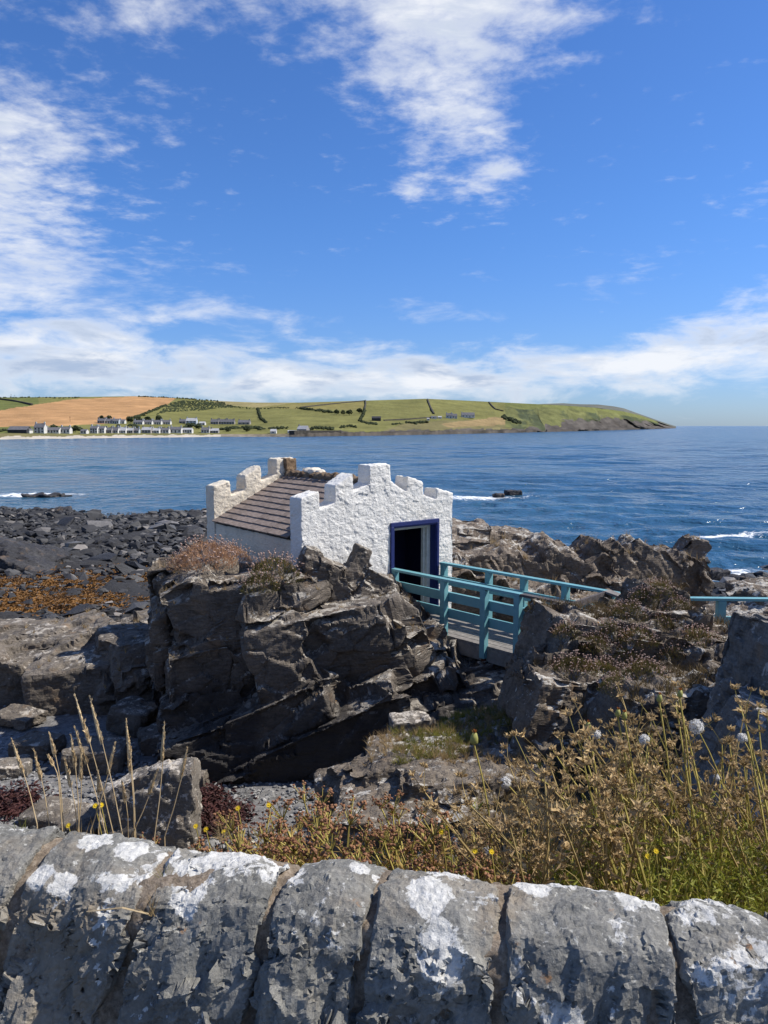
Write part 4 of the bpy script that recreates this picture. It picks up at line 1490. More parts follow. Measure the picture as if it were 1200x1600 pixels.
up = np.array([0, 0, 1.0])
nq = [post(N0, bd, px, side, DZ - (0.20 if k else 0.02), ZR - 0.022) for k, px in enumerate((617, 694, 757, 810))]
fq = [post(F0, fd, px, side, DZ - 0.20, ZR - 0.022) for px in (694, 764, 819, 884, 955)]
NE = N0 + bd * on_line(N0, bd, 893)
NP = N0 + bd * on_line(N0, bd, 815)
plank(N0 - bd * 0.04, NP, 0.115, 0.042, 'handrail', M['teal'])
plank(NP + bd * 0.004, NE, 0.11, 0.04, 'handrail', M['dark_wood'])
plank(F0 - fd * 0.04, F1 + fd * 0.12, 0.115, 0.042, 'handrail', M['teal'])
for dz in (0.30, 0.58):
    plank(N0 + side * 0.074 - up * dz - bd * 0.04, NE + side * 0.074 - up * dz, 0.04, 0.16, 'rail', M['teal'])
    plank(F0 + side * -0.067 - up * dz - fd * 0.04, F1 - side * 0.074 - up * dz, 0.04, 0.16, 'rail', M['teal'])
# deck
W_ = np.linalg.norm((F0 - N0) - bd * ((F0 - N0) @ bd))
nb_ = 7
for k in range(nb_):
    o_ = side * (0.02 + (W_ - 0.04) * (k + 0.5) / nb_)
    plank(N0 + o_ + up * (DZ - ZR - 0.02), N0 + o_ + bd * 4.6 + up * (DZ - ZR - 0.02), (W_ - 0.04) / nb_ - 0.012, 0.04, 'deck_plank', M['grey_wood'])
for o_ in (side * 0.07, side * (W_ - 0.07)):
    plank(N0 + o_ + up * (DZ - ZR - 0.152), N0 + o_ + bd * 4.6 + up * (DZ - ZR - 0.152), 0.10, 0.22, 'beam', M['concrete'])
for q in nq[1:]:
    mb = MB()
    mb.box(np.array([q[0], q[1], DZ - 0.255]) + side * 0.005, bd * 0.035, side * 0.02, (0, 0, 0.085))
    mb.build('bracket', M['rust'], bridge)
# weathered cross rail and sloping board at the landward end
GP = atZ(948, 925, ZR + 0.02)
plank(NE + up * -0.02, GP - up * 0.03, 0.04, 0.10, 'cross_rail', M['dark_wood'])
mb = MB()
mb.box(GP - up * 0.33, bd * 0.05, side * 0.05, (0, 0, 0.30))
mb.build('gate_post', M['dark_wood'], bridge, bevel=0.006)
ge = atZ(996, 941, ZR - 0.02)
plank(GP + up * 0.012, ge, 0.16, 0.035, 'end_board', M['grey_wood'])
plank(GP - up * 0.30, GP - up * 0.05 + (GP - NE) * -0.35 - up * 0.22, 0.03, 0.08, 'cross_rail', M['dark_wood'])

# railing along the path on the right
R_0, R_1 = F1 + fd * 0.06 + np.array([0.05, 0, 0.003]), atZ(1330, 938, ZR + 0.003)
rd = (R_1 - R_0) / np.linalg.norm(R_1 - R_0)
rs_ = np.array([rd[1], -rd[0], 0])
rail_o = thing('railing', 'turquoise wooden railing along the path past the knoll', 'railing', (R_0[0] + 1.2, R_0[1], 4.0))
plank(R_0, R_1, 0.115, 0.042, 'handrail', M['teal'], rail_o)
plank(R_0 - up * 0.36 - rs_ * 0.06, R_1 - up * 0.36 - rs_ * 0.06, 0.04, 0.16, 'rail', M['teal'], rail_o)
for px in (1127, 1236, 1322):
    post(R_0, rd, px, rs_, DZ - 0.55, ZR - 0.022, parent=rail_o, w=0.12)

# ------------------------------------------------------------------ coping wall in front of the camera
DROP = 0.70
W0, W1 = atZ(0, 1290, H - DROP), atZ(1200, 1425, H - DROP)
we = (W1 - W0)
wlen = np.linalg.norm(we)
we /= wlen
wn = np.array([-we[1], we[0], 0.0])                  # away from the camera


def wl(u, w, h):
    return W0 + we * u + wn * w + np.array([0, 0, h])


def u_at(px):
    d = we
    a = px - 600.0
    lo, hi = -2.0, 3.0
    for _ in range(50):
        mid = (lo + hi) / 2
        q = W0 + d * mid
        dep = q[1] * math.cos(TH) - (q[2] - H) * math.sin(TH)
        if F * q[0] / dep > a:
            hi = mid
        else:
            lo = mid
    return (lo + hi) / 2


def cope_mat():
    m, nt, b, co = new_mat('coping_stone', 0.9, 0.25)
    oi = N(nt, 'ShaderNodeObjectInfo').outputs['Random']
    n1 = noise(nt, co, 5.0, 8, 0.65, 0.4)
    n2 = noise(nt, mapping(nt, co, (1.1, 1.0, 0.8)), 26, 10, 0.72, 0.2)
    n3 = noise(nt, co, 150, 5, 0.7)
    c = ramp(nt, mth(nt, 'ADD', mth(nt, 'MULTIPLY', n1, 0.5), mth(nt, 'MULTIPLY', n2, 0.5)), [(0.32, (0.11, 0.108, 0.098)), (0.5, (0.215, 0.209, 0.187)), (0.7, (0.35, 0.338, 0.30))])
    c = mixc(nt, 0.75, c, ramp(nt, n3, [(0.25, (0.5, 0.5, 0.5)), (0.75, (1.3, 1.3, 1.3))]), 'MULTIPLY')
    tint = rng(nt, noise(nt, mapping(nt, co, (1, 1, 1), (0, 0, 0), (2, 7, 1)), 4.5, 6, 0.6), 0.50, 0.72, 0, 0.6)
    c = mixc(nt, tint, c, (0.27, 0.205, 0.13))
    rust = rng(nt, noise(nt, mapping(nt, co, (1, 1, 1), (0, 0, 0), (9, 3, 1)), 10, 8, 0.7), 0.64, 0.70, 0, 0.7)
    c = mixc(nt, rust, c, (0.34, 0.17, 0.065))
    # crusts of lichen: the growth map is stored on the stones, broken up finely here
    lp = N(nt, 'ShaderNodeAttribute', attribute_name='lichen').outputs['Fac']
    l1 = noise(nt, co, 34, 8, 0.7, 0.3)
    lf = mth(nt, 'ADD', lp, mth(nt, 'MULTIPLY', mth(nt, 'SUBTRACT', l1, 0.5), 0.9))
    k1 = rng(nt, lf, 0.485, 0.535)
    lc = ramp(nt, noise(nt, co, 60, 6, 0.7), [(0.3, (0.38, 0.375, 0.35)), (0.5, (0.56, 0.55, 0.515)), (0.72, (0.74, 0.73, 0.69))])
    c = mixc(nt, mth(nt, 'MULTIPLY', k1, 0.92), c, lc)
    nz = N(nt, 'ShaderNodeSeparateXYZ', {0: N(nt, 'ShaderNodeNewGeometry').outputs['Normal']}).outputs[2]
    sp_ = rng(nt, mth(nt, 'ADD', noise(nt, co, 55, 9, 0.75), mth(nt, 'MULTIPLY', rng(nt, nz, 0.1, 0.9), 0.12)), 0.70, 0.735, 0, 0.8)
    c = mixc(nt, sp_, c, (0.50, 0.49, 0.44))
    setin(nt, b, 'Base Color', c)
    h_ = mth(nt, 'ADD', mth(nt, 'MULTIPLY', n2, 1.0), mth(nt, 'ADD', mth(nt, 'MULTIPLY', n3, 0.16), mth(nt, 'MULTIPLY', k1, 0.05)))
    vv = N(nt, 'ShaderNodeTexVoronoi', {'Vector': co, 'Scale': 55.0}, feature='F1').outputs['Distance']
    h_ = mth(nt, 'ADD', h_, mth(nt, 'MULTIPLY', rng(nt, vv, 0.0, 0.35), 0.12))
    setin(nt, b, 'Normal', bump(nt, h_, 1.0, 0.009))
    return m


M['cope'] = cope_mat()
m, nt, b, co = new_mat('lime_mortar', 0.95, 0.15)
n1 = noise(nt, co, 90, 8, 0.75)
n2 = noise(nt, co, 9, 5)
c = ramp(nt, n1, [(0.3, (0.10, 0.078, 0.058)), (0.5, (0.26, 0.205, 0.15)), (0.72, (0.46, 0.39, 0.31))])
c = mixc(nt, rng(nt, n2, 0.5, 0.7, 0, 0.5), c, (0.13, 0.11, 0.09))
c = mixc(nt, rng(nt, noise(nt, co, 26, 8, 0.7), 0.62, 0.68, 0, 0.75), c, (0.52, 0.50, 0.46))
setin(nt, b, 'Base Color', c)
setin(nt, b, 'Normal', bump(nt, n1, 1.0, 0.008))
M['mortar'] = m

wall_o = thing('stone_wall', 'lichen spotted grey stone wall with upright coping stones beside the road', 'wall', W0 * np.array([0, 0, 0]) + np.array([0, 1.1, 5.9]))
# joints at the crest (pixel column) and how far each leans at the foot
STONES = [(-150, -20, 0.000, 0.0), (-12, 94, 0.006, -0.03), (107, 268, 0.0, -0.04), (281, 453, 0.0, -0.02), (466, 598, 0.006, -0.015), (612, 778, 0.004, 0.0), (794, 1031, 0.004, 0.012), (1038, 1202, 0.006, 0.02), (1214, 1330, 0.008, 0.03)]
BLOBS = [(290, 1397, 26), (305, 1352, 20), (370, 1335, 42), (440, 1330, 30), (95, 1372, 24), (60, 1360, 20), (205, 1330, 22), (265, 1335, 20), (563, 1362, 16), (668, 1407, 32), (690, 1490, 36), (698, 1357, 32), (830, 1383, 26),
         (880, 1372, 22), (935, 1380, 20), (965, 1500, 40), (985, 1420, 26), (1015, 1425, 20), (1080, 1455, 34), (1110, 1420, 16), (1098, 1400, 14), (945, 1540, 22), (20, 1385, 20), (150, 1316, 26), (880, 1590, 24), (720, 1465, 16), (1000, 1395, 22), (590, 1370, 10)]
blobs = [(atZ(px, py, H - DROP - max(0, (py - 1400)) * 0.0005), r / 1202.0 * 1.35) for px, py, r in BLOBS]
SPANS = [(u_at(p0), u_at(p1), dh, lean, 0.0038) for p0, p1, dh, lean in STONES]
xr = random.Random(3)
ua, ub = SPANS[0][0], SPANS[-1][1]
for _ in range(7):                                   # the wall runs on either way
    w_ = xr.uniform(0.14, 0.22)
    SPANS.append((ua - 0.015 - w_, ua - 0.015, xr.uniform(-0.004, 0.008), -0.02, 0.008))
    ua -= w_ + 0.015
    w_ = xr.uniform(0.14, 0.22)
    SPANS.append((ub + 0.015, ub + 0.015 + w_, xr.uniform(-0.004, 0.008), 0.02, 0.008))
    ub += w_ + 0.015
for k, (u0, u1, dh, lean, vox) in enumerate(SPANS):
    r = random.Random(60 + k)
    J = lambda s=0.008: r.uniform(-s, s)
    t = dh
    pts = []
    for (w, h, ins) in ((0.05, -0.045, 0.004), (0.0, -0.004, 0.002), (-0.06, 0.002, 0.0), (-0.115, -0.014, 0.0), (-0.155, -0.07, 0.000), (-0.185, -0.17, -0.002), (-0.20, -0.42, 0.0), (0.09, -0.42, 0.0), (0.09, -0.12, 0.01)):
        f_ = max(0, -h) / 0.2
        for uu, sg in ((u0, 1), (u1, -1)):
            pts.append(wl(uu + sg * ins + lean * min(f_, 2) + J(), w + J(), h + t + J(0.007)))
        um = (u0 + u1) / 2
        pts.append(wl(um + lean * min(f_, 2) + J(0.02), w + (0.006 if w > -0.1 else -0.006), h + t + (0.005 if h > -0.1 else 0)))
    mb = MB()
    mb.add(*hull(pts))
    me = remesh(mb, vox, 1)
    v, n = get_vn(me)
    hgt = v[:, 2] - W0[2]
    fr_ = np.clip((-hgt - 0.0) / 0.06, 0.3, 1)[:, None]
    # broken faces: a few large facets, smaller chips on them, worn top
    v = v + n * (0.020 * fbm(v * np.array([14, 9, 6]), 2, 740 + k) - 0.002)[:, None] * fr_
    set_v(me, v)
    v, n = get_vn(me)
    RS = rotm(10 + 9 * (k % 4), 6 * (k % 3), 0)
    v2, _r = facet(v, n, RS, (0.070, 0.09, 0.14), 710 + k, 0.96, 0.0, 0.36, 0.06, 0.2, 0.014, 0.025)
    v = v + (v2 - v) * fr_
    set_v(me, v)
    relax(me, 1, 0.4)
    v, n = get_vn(me)
    v2, _r = facet(v, n, RS, (0.030, 0.040, 0.060), 730 + k, 0.9, 0.0, 0.30, 0.02, 0.3, 0.004, 0.04)
    v = v + (v2 - v) * np.clip(fr_ * 1.2, 0.45, 1)
    set_v(me, v)
    v, n = get_vn(me)
    v2, _r = facet(v, n, RS, (0.012, 0.015, 0.022), 733 + k, 0.9, 0.0, 0.25, 0.01, 0.3)
    v = v + (v2 - v) * 0.9
    set_v(me, v)
    v, n = get_vn(me)
    v2 = v + n * (0.0016 * fbm(v * 30, 3, 745 + k))[:, None]
    set_v(me, v2, False)
    lich = np.full(len(v), 0.0)
    for bc, br in blobs:
        dd = np.sqrt(((v2 - bc) * np.array([1, 0.85, 0.85])) ** 2 @ np.ones(3))
        lich = np.maximum(lich, np.clip(1.05 - 0.55 * dd / br, 0, 1))
    lich = np.maximum(lich, 0.30 + 0.28 * fbm(v2 * 14, 3, 77) * (n[:, 2] > 0.3))
    at = me.attributes.new('lichen', 'FLOAT', 'POINT')
    at.data.foreach_set('value', lich.astype(np.float32))
    obj('coping_stone', me, M['cope'], wall_o)
# mortar between and beneath the copings
mb = MB()
uu = np.linspace(ua, ub, 160)
prof = [(0.05, -0.06), (0.0, -0.021), (-0.06, -0.016), (-0.105, -0.031), (-0.131, -0.084), (-0.150, -0.175), (-0.19, -0.42), (0.07, -0.42)]
vs, fs = [], []
for u in uu:
    for w, h in prof:
        vs.append(wl(u, w, h))
npf = len(prof)
for a in range(len(uu) - 1):
    for c_ in range(npf):
        d_ = (c_ + 1) % npf
        fs.append((a * npf + c_, (a + 1) * npf + c_, (a + 1) * npf + d_, a * npf + d_))
fs += [tuple(range(npf)), tuple(reversed(range((len(uu) - 1) * npf, len(uu) * npf)))]
mb.add(vs, fs)
me = remesh(mb, 0.005, 1)
v, n = get_vn(me)
set_v(me, v + n * (0.008 * fbm(v * 16, 4, 800) + 0.003 * fbm(v * 80, 2, 801) + 0.010)[:, None])
obj('mortar', me, M['mortar'], wall_o)
# body of the wall below the coping
mb = MB()
mb.box(wl((uu[0] + uu[-1]) / 2, -0.05, -0.66), we * (uu[-1] - uu[0]) / 2, wn * 0.13, (0, 0, 0.26))
mb.build('wall_core', M['mortar'], wall_o)

# ------------------------------------------------------------------ plants
bpy.context.view_layer.update()
ORI = Vector((0, 0, H))


def cast_px(px, py, objs):
    """where the line of sight through this pixel meets the rock"""
    a, b_ = ray(px, py)
    d = Vector((a, 1.0, b_)).normalized()
    best = None
    for o in objs:
        ok, loc, nor, _ = o.ray_cast(ORI, d)
        if ok and (best is None or (loc - ORI).length < (best[0] - ORI).length):
            best = (loc.copy(), nor.copy())
    return best


def cast_down(x, y, objs, top=9.0):
    best = None
    for o in objs:
        ok, loc, nor, _ = o.ray_cast(Vector((x, y, top)), Vector((0, 0, -1)))
        if ok and (best is None or loc.z > best[0].z):
            best = (loc.copy(), nor.copy())
    return best


M['stem_green'] = plain_mat('green_stem', (0.26, 0.22, 0.045), (0.56, 0.45, 0.13), 14, 0.7, 0.3, trans=0.15)
M['stem_dry'] = plain_mat('dry_stem', (0.24, 0.17, 0.06), (0.52, 0.39, 0.17), 12, 0.8, 0.2, trans=0.15)
M['dead_leaf'] = plain_mat('dead_leaf', (0.16, 0.105, 0.05), (0.48, 0.34, 0.18), 22, 0.85, 0.2, trans=0.25, per_object=0.25)
M['seed_brown'] = plain_mat('brown_seed_head', (0.20, 0.13, 0.055), (0.62, 0.46, 0.24), 30, 0.85, 0.2, trans=0.25, per_object=0.2)
M['leaf_green'] = plain_mat('yellow_green_leaf', (0.13, 0.15, 0.018), (0.40, 0.39, 0.055), 9, 0.6, 0.35, trans=0.3, per_object=0.2)
M['straw'] = plain_mat('straw', (0.52, 0.38, 0.20), (0.78, 0.62, 0.38), 20, 0.75, 0.25, trans=0.25, per_object=0.12)
M['fluff'] = plain_mat('white_fluff', (0.72, 0.70, 0.66), (0.86, 0.85, 0.82), 20, 0.9, 0.1, trans=0.35)
M['yellow'] = plain_mat('yellow_petal', (0.72, 0.50, 0.015), (0.85, 0.64, 0.03), 20, 0.6, 0.3, trans=0.25)
M['umbel'] = plain_mat('rusty_umbel', (0.13, 0.055, 0.03), (0.36, 0.19, 0.10), 24, 0.8, 0.2, trans=0.15, per_object=0.25)
M['samphire_leaf'] = plain_mat('samphire_leaf', (0.24, 0.15, 0.035), (0.44, 0.30, 0.09), 14, 0.65, 0.3, trans=0.25, per_object=0.2)
M['thrift_leaf'] = plain_mat('thrift_leaf', (0.07, 0.065, 0.02), (0.20, 0.17, 0.05), 8, 0.8, 0.2, trans=0.2, per_object=0.2)
M['thrift_tan'] = plain_mat('tan_grass', (0.36, 0.20, 0.11), (0.62, 0.40, 0.25), 8, 0.8, 0.2, trans=0.25)
M['thrift_head'] = plain_mat('dry_thrift_head', (0.30, 0.19, 0.15), (0.60, 0.45, 0.37), 16, 0.85, 0.2, trans=0.2)
M['dark_grass'] = plain_mat('brown_grass', (0.055, 0.042, 0.02), (0.20, 0.14, 0.065), 2.0, 0.85, 0.2, trans=0.2)
M['green_grass'] = plain_mat('green_grass', (0.10, 0.11, 0.02), (0.27, 0.25, 0.05), 3.0, 0.8, 0.2, trans=0.3)
M['straw_grass'] = plain_mat('pale_grass', (0.24, 0.16, 0.07), (0.48, 0.35, 0.18), 3.0, 0.8, 0.2, trans=0.3)
M['bud'] = plain_mat('green_bud', (0.20, 0.20, 0.05), (0.36, 0.33, 0.10), 40, 0.7, 0.3)
M['bud_tip'] = plain_mat('orange_bud_tip', (0.45, 0.15, 0.03), (0.62, 0.26, 0.06), 40, 0.8, 0.2)


def curve_pts(p, d, L, n=7, bend=0.25, rnd=random):
    p, d = np.array(p, float), np.array(d, float)
    d /= np.linalg.norm(d)
    bv = np.array([rnd.gauss(0, 1), rnd.gauss(0, 1), rnd.gauss(0, 0.4)]) * bend
    pts = [p.copy()]
    for i in range(n):
        d = d + bv / n + np.array([0, 0, 0.02])
        d /= np.linalg.norm(d)
        p = p + d * L / n
        pts.append(p.copy())
    return pts, d


def dirv(rnd, up=0.3):
    a = rnd.uniform(0, 6.283)
    v = np.array([math.cos(a), math.sin(a), rnd.uniform(-0.2, 1.0) + up])
    return v / np.linalg.norm(v)


def seed_head(hd, p, d, r, rnd):
    """dried cup of turned-back bracts"""
    hd.blob(np.array(p) + d * r * 0.3, r * 0.42, 0.2, 1.0, 0, rnd)
    for k in range(12):
        v = dirv(rnd, 0.0) + d * 0.7
        hd.leaf(p, v, r * rnd.uniform(0.9, 1.7), r * 0.26, 0.6)


def make_weed(seed, h=0.62, tall=False):
    """several leaning stems, branched near the top, with withered leaves and seed heads; unit metres"""
    rnd = random.Random(seed)
    random.seed(seed)
    st, lf, hd = MB(), MB(), MB()
    for s in range(rnd.randint(3, 5)):
        a = rnd.uniform(0, 6.283)
        d = np.array([(-0.5 if tall else -0.2) + rnd.gauss(0, 0.28), rnd.gauss(0, 0.22), 1.0])
        L = h * rnd.uniform(0.6, 1.05)
        pts, e = curve_pts((0.02 * math.cos(a), 0.02 * math.sin(a), -0.04), d, L, 8, 0.35, rnd)
        st.tube(pts, list(np.linspace(0.0052, 0.0020, len(pts))), 4)
        seed_head(hd, pts[-1], e, rnd.uniform(0.014, 0.023), rnd)
        for k in range(rnd.randint(2, 4) if tall else rnd.randint(4, 6)):
            i = rnd.randint(5 if tall else 3, len(pts) - 1)
            bd_ = dirv(rnd, 0.5)
            bp, be = curve_pts(pts[i], bd_ + e * 0.7, rnd.uniform(0.05, 0.14), 3, 0.5, rnd)
            st.tube(bp, [0.0014, 0.0012, 0.001, 0.0008], 3)
            seed_head(hd, bp[-1], be, rnd.uniform(0.011, 0.022), rnd)
            if rnd.random() < 0.7:
                q_ = bp[rnd.randint(0, 2)]
                lf.leaf(q_, dirv(rnd, -0.3), rnd.uniform(0.015, 0.04), rnd.uniform(0.003, 0.006), 1.3)
        for k in range(rnd.randint(2, 4) if tall else rnd.randint(4, 8)):
            i = rnd.randint(1, len(pts) - 1)
            dd = dirv(rnd, -0.6)
            lf.leaf(pts[i], dd, rnd.uniform(0.025, 0.06), rnd.uniform(0.003, 0.008), 1.4)
    return st.mesh('stem'), lf.mesh('withered_leaves'), hd.mesh('seed_heads')


def place(parts, name, label, cat, loc, rz, sc, group, mats, names):
    t = thing(name, label, cat, loc, rz, group, sc)
    for me, m_, nm in zip(parts, mats, names):
        if me is None or not len(me.polygons):
            continue
        if not me.materials:
            me.materials.append(m_)
        o = bpy.data.objects.new(nm, me)
        link(o, t)
        if nm not in ('stem', 'cushion'):
            o['kind'] = 'stuff'
    return t


prs = random.Random(77)
weeds = [make_weed(1000 + k) for k in range(7)]
talls = [make_weed(1050 + k, tall=True) for k in range(7)]
ENV = [(640, 1300), (690, 1215), (740, 1180), (800, 1175), (850, 1110), (900, 1120), (960, 1095), (1050, 1090), (1120, 1110), (1160, 1150), (1230, 1180)]
n_w = 0
for k in range(76):
    px = prs.uniform(880, 1260) if k > 26 else prs.uniform(675, 900)
    Yp = prs.uniform(1.62, 2.6)
    top = float(itp(ENV, px)) + abs(prs.gauss(0, 75)) * (1.0 if k % 4 else 0.25)
    a_, _ = ray(px, 1200)
    tall = px > 880 and k % 3 != 0
    x = a_ * Yp + (0.2 if tall else 0.10)               # stems lean as they rise
    z = float(ground_z(x, Yp)) - 0.02
    zt = H + ray(px, top)[1] * Yp
    sc = (zt - z) / 0.60
    if not 0.25 < sc < 1.9:
        continue
    if tall:
        place(talls[prs.randrange(7)], 'tall_weed', 'tall yellow green weed stem leaning with few brown heads beyond the wall', 'weed', (x, Yp, z), prs.gauss(0, 0.4), sc, 'tall leaning weeds beyond the wall',
              (M['stem_green'], M['dead_leaf'], M['seed_brown']), ('stem', 'withered_leaves', 'seed_heads'))
    else:
        place(weeds[prs.randrange(7)], 'seeding_weed', 'withered bushy brown weed gone to seed beyond the wall', 'weed', (x, Yp, z), prs.gauss(0, 0.8), sc, 'withered weeds beyond the wall',
              (M['stem_dry'], M['dead_leaf'], M['seed_brown']), ('stem', 'withered_leaves', 'seed_heads'))


# leafy yellow-green growth at the foot of the weeds
def make_leafy(seed):
    rnd = random.Random(seed)
    random.seed(seed)
    st, lf = MB(), MB()
    for s in range(9):
        d = np.array([rnd.gauss(-0.1, 0.45), rnd.gauss(0, 0.45), 1.0])
        pts, e = curve_pts((rnd.gauss(0, 0.03), rnd.gauss(0, 0.03), -0.03), d, rnd.uniform(0.10, 0.22), 5, 0.4, rnd)
        st.tube(pts, list(np.linspace(0.0018, 0.0008, len(pts))), 3)
        for k in range(16):
            i = rnd.randint(1, len(pts) - 1)
            lf.leaf(pts[i], dirv(rnd, 0.5), rnd.uniform(0.012, 0.032), rnd.uniform(0.0014, 0.003), 0.6)
    return st.mesh('stem'), lf.mesh('leaves')


leafy = [make_leafy(1200 + k) for k in range(6)]
for k in range(120):
    px = prs.uniform(820, 1280) if k < 108 else prs.uniform(400, 860)
    Yp = prs.uniform(1.35, 2.1)
    a_, _ = ray(px, 1350)
    x = a_ * Yp
    z = float(ground_z(x, Yp)) - 0.01
    place(leafy[prs.randrange(6)], 'leafy_plant', 'low yellow green leafy plant growing against the coping wall', 'plant', (x, Yp, z), prs.uniform(0, 6.28), prs.uniform(0.8, 1.5) * (1.0 if px > 840 else 0.6),
          'low leafy plants behind the wall', (M['stem_green'], M['leaf_green']), ('stem', 'leaves'))


# rusty rock samphire
def make_samphire(seed):
    rnd = random.Random(seed)
    random.seed(seed)
    st, lf, um = MB(), MB(), MB()
    for s in range(rnd.randint(5, 8)):
        d = np.array([rnd.gauss(0, 0.45), rnd.gauss(0, 0.45), 1.0])
        pts, e = curve_pts((rnd.gauss(0, 0.025), rnd.gauss(0, 0.025), -0.03), d, rnd.uniform(0.12, 0.26), 5, 0.3, rnd)
        st.tube(pts, list(np.linspace(0.003, 0.0016, len(pts))), 4)
        for k in range(12):
            v = dirv(rnd, 0.2) + e * 0.6
            q_ = pts[-1] + v * rnd.uniform(0.018, 0.03)
            st.tube([pts[-1], q_], [0.0009, 0.0007], 3)
            for j in range(3):
                um.blob(q_ + np.array([rnd.gauss(0, 0.003) for _ in range(3)]), rnd.uniform(0.0018, 0.0034), 0.3, 0.8, 0, rnd)
        for k in range(14):
            i = rnd.randint(1, len(pts) - 2)
            lf.leaf(pts[i], dirv(rnd, 0.2), rnd.uniform(0.02, 0.05), rnd.uniform(0.0016, 0.003), 0.5)
    return st.mesh('stem'), lf.mesh('leaves'), um.mesh('umbels')


samph = [make_samphire(1300 + k) for k in range(6)]
SENV = [(330, 1318), (400, 1300), (470, 1285), (520, 1250), (580, 1240), (640, 1270), (700, 1275), (800, 1290)]
for k in range(34):
    px = prs.uniform(430, 790) if k < 28 else prs.uniform(305, 430)
    Yp = prs.uniform(1.5, 2.3)
    top = float(itp(SENV, px)) + abs(prs.gauss(0, 28))
    a_, _ = ray(px, 1300)
    x = a_ * Yp
    z = float(ground_z(x, Yp)) - 0.01
    sc = (H + ray(px, top)[1] * Yp - z) / 0.22
    if not 0.2 < sc < 2.2:
        continue
    place(samph[prs.randrange(6)], 'rock_samphire', 'rusty brown umbel headed plant crouching behind the wall crest', 'plant', (x, Yp, z), prs.uniform(0, 6.28), min(sc, 1.6), 'rusty umbel plants behind the wall',
          (M['stem_green'], M['samphire_leaf'], M['umbel']), ('stem', 'leaves', 'umbels'))


# tall single stems placed by what the photograph shows
def stem_to(px, py, Yp, dxb=0.10):
    tip = atY(px, py, Yp)
    x = tip[0] + dxb
    z = float(ground_z(x, Yp))
    return np.array([x, Yp + 0.03, z - 0.03]), tip


def arc(a, b, n=8, sag=0.06):
    t = np.linspace(0, 1, n)[:, None]
    p = a + (b - a) * t
    p[:, 0] += (np.sin(t[:, 0] * math.pi)) * sag
    return p


for k, (px, py, r) in enumerate([(1088, 1135, 0.021), (1007, 1156, 0.017), (931, 1147, 0.016), (1160, 1153, 0.014), (790, 1222, 0.017), (1137, 1271, 0.014), (762, 1331, 0.016), (1120, 1215, 0.010)]):
    Yp = 2.0 + 0.15 * (k % 3)
    a, tip = stem_to(px, py, Yp)
    t = thing('seed_clock', 'round white fluffy seed clock on a thin stem among the brown weeds', 'seed head', a, 0, 'white seed clocks among the weeds')
    mb = MB()
    mb.tube(arc(a, tip), 0.0016, 4)
    mb.build('stem', M['stem_green'], t)
    mb = MB()
    random.seed(900 + k)
    for j in range(230):
        v = np.array([random.gauss(0, 1) for _ in range(3)])
        v /= np.linalg.norm(v)
        e = tip + v * r * random.uniform(0.8, 1.0)
        s_ = np.cross(v, (0.3, 0.5, 0.8))
        s_ /= np.linalg.norm(s_)
        mb.add([tip + s_ * 0.0002, tip - s_ * 0.0002, e - s_ * 0.0009, e + s_ * 0.0009], [(0, 1, 2, 3)])
        c2 = np.cross(v, s_)
        mb.add([e - s_ * 0.003, e + s_ * 0.003, e + v * 0.001 + c2 * 0.003], [(0, 1, 2)])
    mb.blob(tip, 0.004, 0.1, 1, 0)
    mb.build('seed_ball', M['fluff'], t)

for k, (px, py) in enumerate([(1025, 1330), (1012, 1338), (742, 1330), (768, 1331), (420, 1258), (372, 1263), (306, 1291), (700, 1293), (690, 1300), (322, 1296), (350, 1300), (107, 1290), (149, 1259), (158, 1258)]):
    Yp = 1.62 if px > 500 else 1.72
    a, tip = stem_to(px, py, Yp, 0.02)
    t = thing('yellow_flower', 'small yellow daisy like flower on a stalk just behind the wall', 'flower', a, 0, 'small yellow flowers behind the wall')
    mb = MB()
    mb.tube(arc(a, tip, 6, 0.01), 0.0012, 4)
    mb.build('stem', M['stem_green'], t)
    mb = MB()
    random.seed(950 + k)
    nv = np.array([random.gauss(0, 0.3), -0.7, 0.8])
    nv /= np.linalg.norm(nv)
    e1 = np.cross(nv, (1, 0, 0))
    e1 /= np.linalg.norm(e1)
    e2 = np.cross(nv, e1)
    for j in range(11):
        w = j * 6.283 / 11
        v = e1 * math.cos(w) + e2 * math.sin(w)
        mb.leaf(tip, v + nv * 0.2, 0.0075, 0.0015, 0.2, np.cross(v, nv))
    mb.blob(tip, 0.0025, 0.1, 0.7, 0)
    mb.build('petals', M['yellow'], t)

# fat green buds with orange tips
for k, (px, py) in enumerate([(740, 1160), (690, 1300), (1030, 1095), (1062, 1088), (965, 1118), (975, 1122), (918, 1138)]):
    Yp = 1.95
    a, tip = stem_to(px, py, Yp, 0.06)
    t = thing('thistle_bud', 'fat green bud with orange tip on an upright weed stem', 'bud', a, 0, 'orange tipped buds among the weeds')
    mb = MB()
    mb.tube(arc(a, tip, 6, 0.02), 0.0022, 4)
    mb.build('stem', M['stem_green'], t)
    mb = MB()
    d = np.array([0.1, 0, 1.0])
    s_ = 0.9 if k > 1 else 1.4
    mb.tube([tip - d * 0.004 * s_, tip, tip + d * 0.010 * s_, tip + d * 0.018 * s_], [0.003 * s_, 0.0085 * s_, 0.0075 * s_, 0.0045 * s_], 7)
    mb.build('bud', M['bud'], t, smooth=True)
    mb = MB()
    random.seed(970 + k)
    for j in range(16):
        mb.leaf(tip + d * 0.016 * s_, np.array([random.gauss(0, 0.3), random.gauss(0, 0.3), 1]), 0.011 * s_, 0.0012, 0.2)
    mb.build('bud_tip', M['bud_tip'], t)

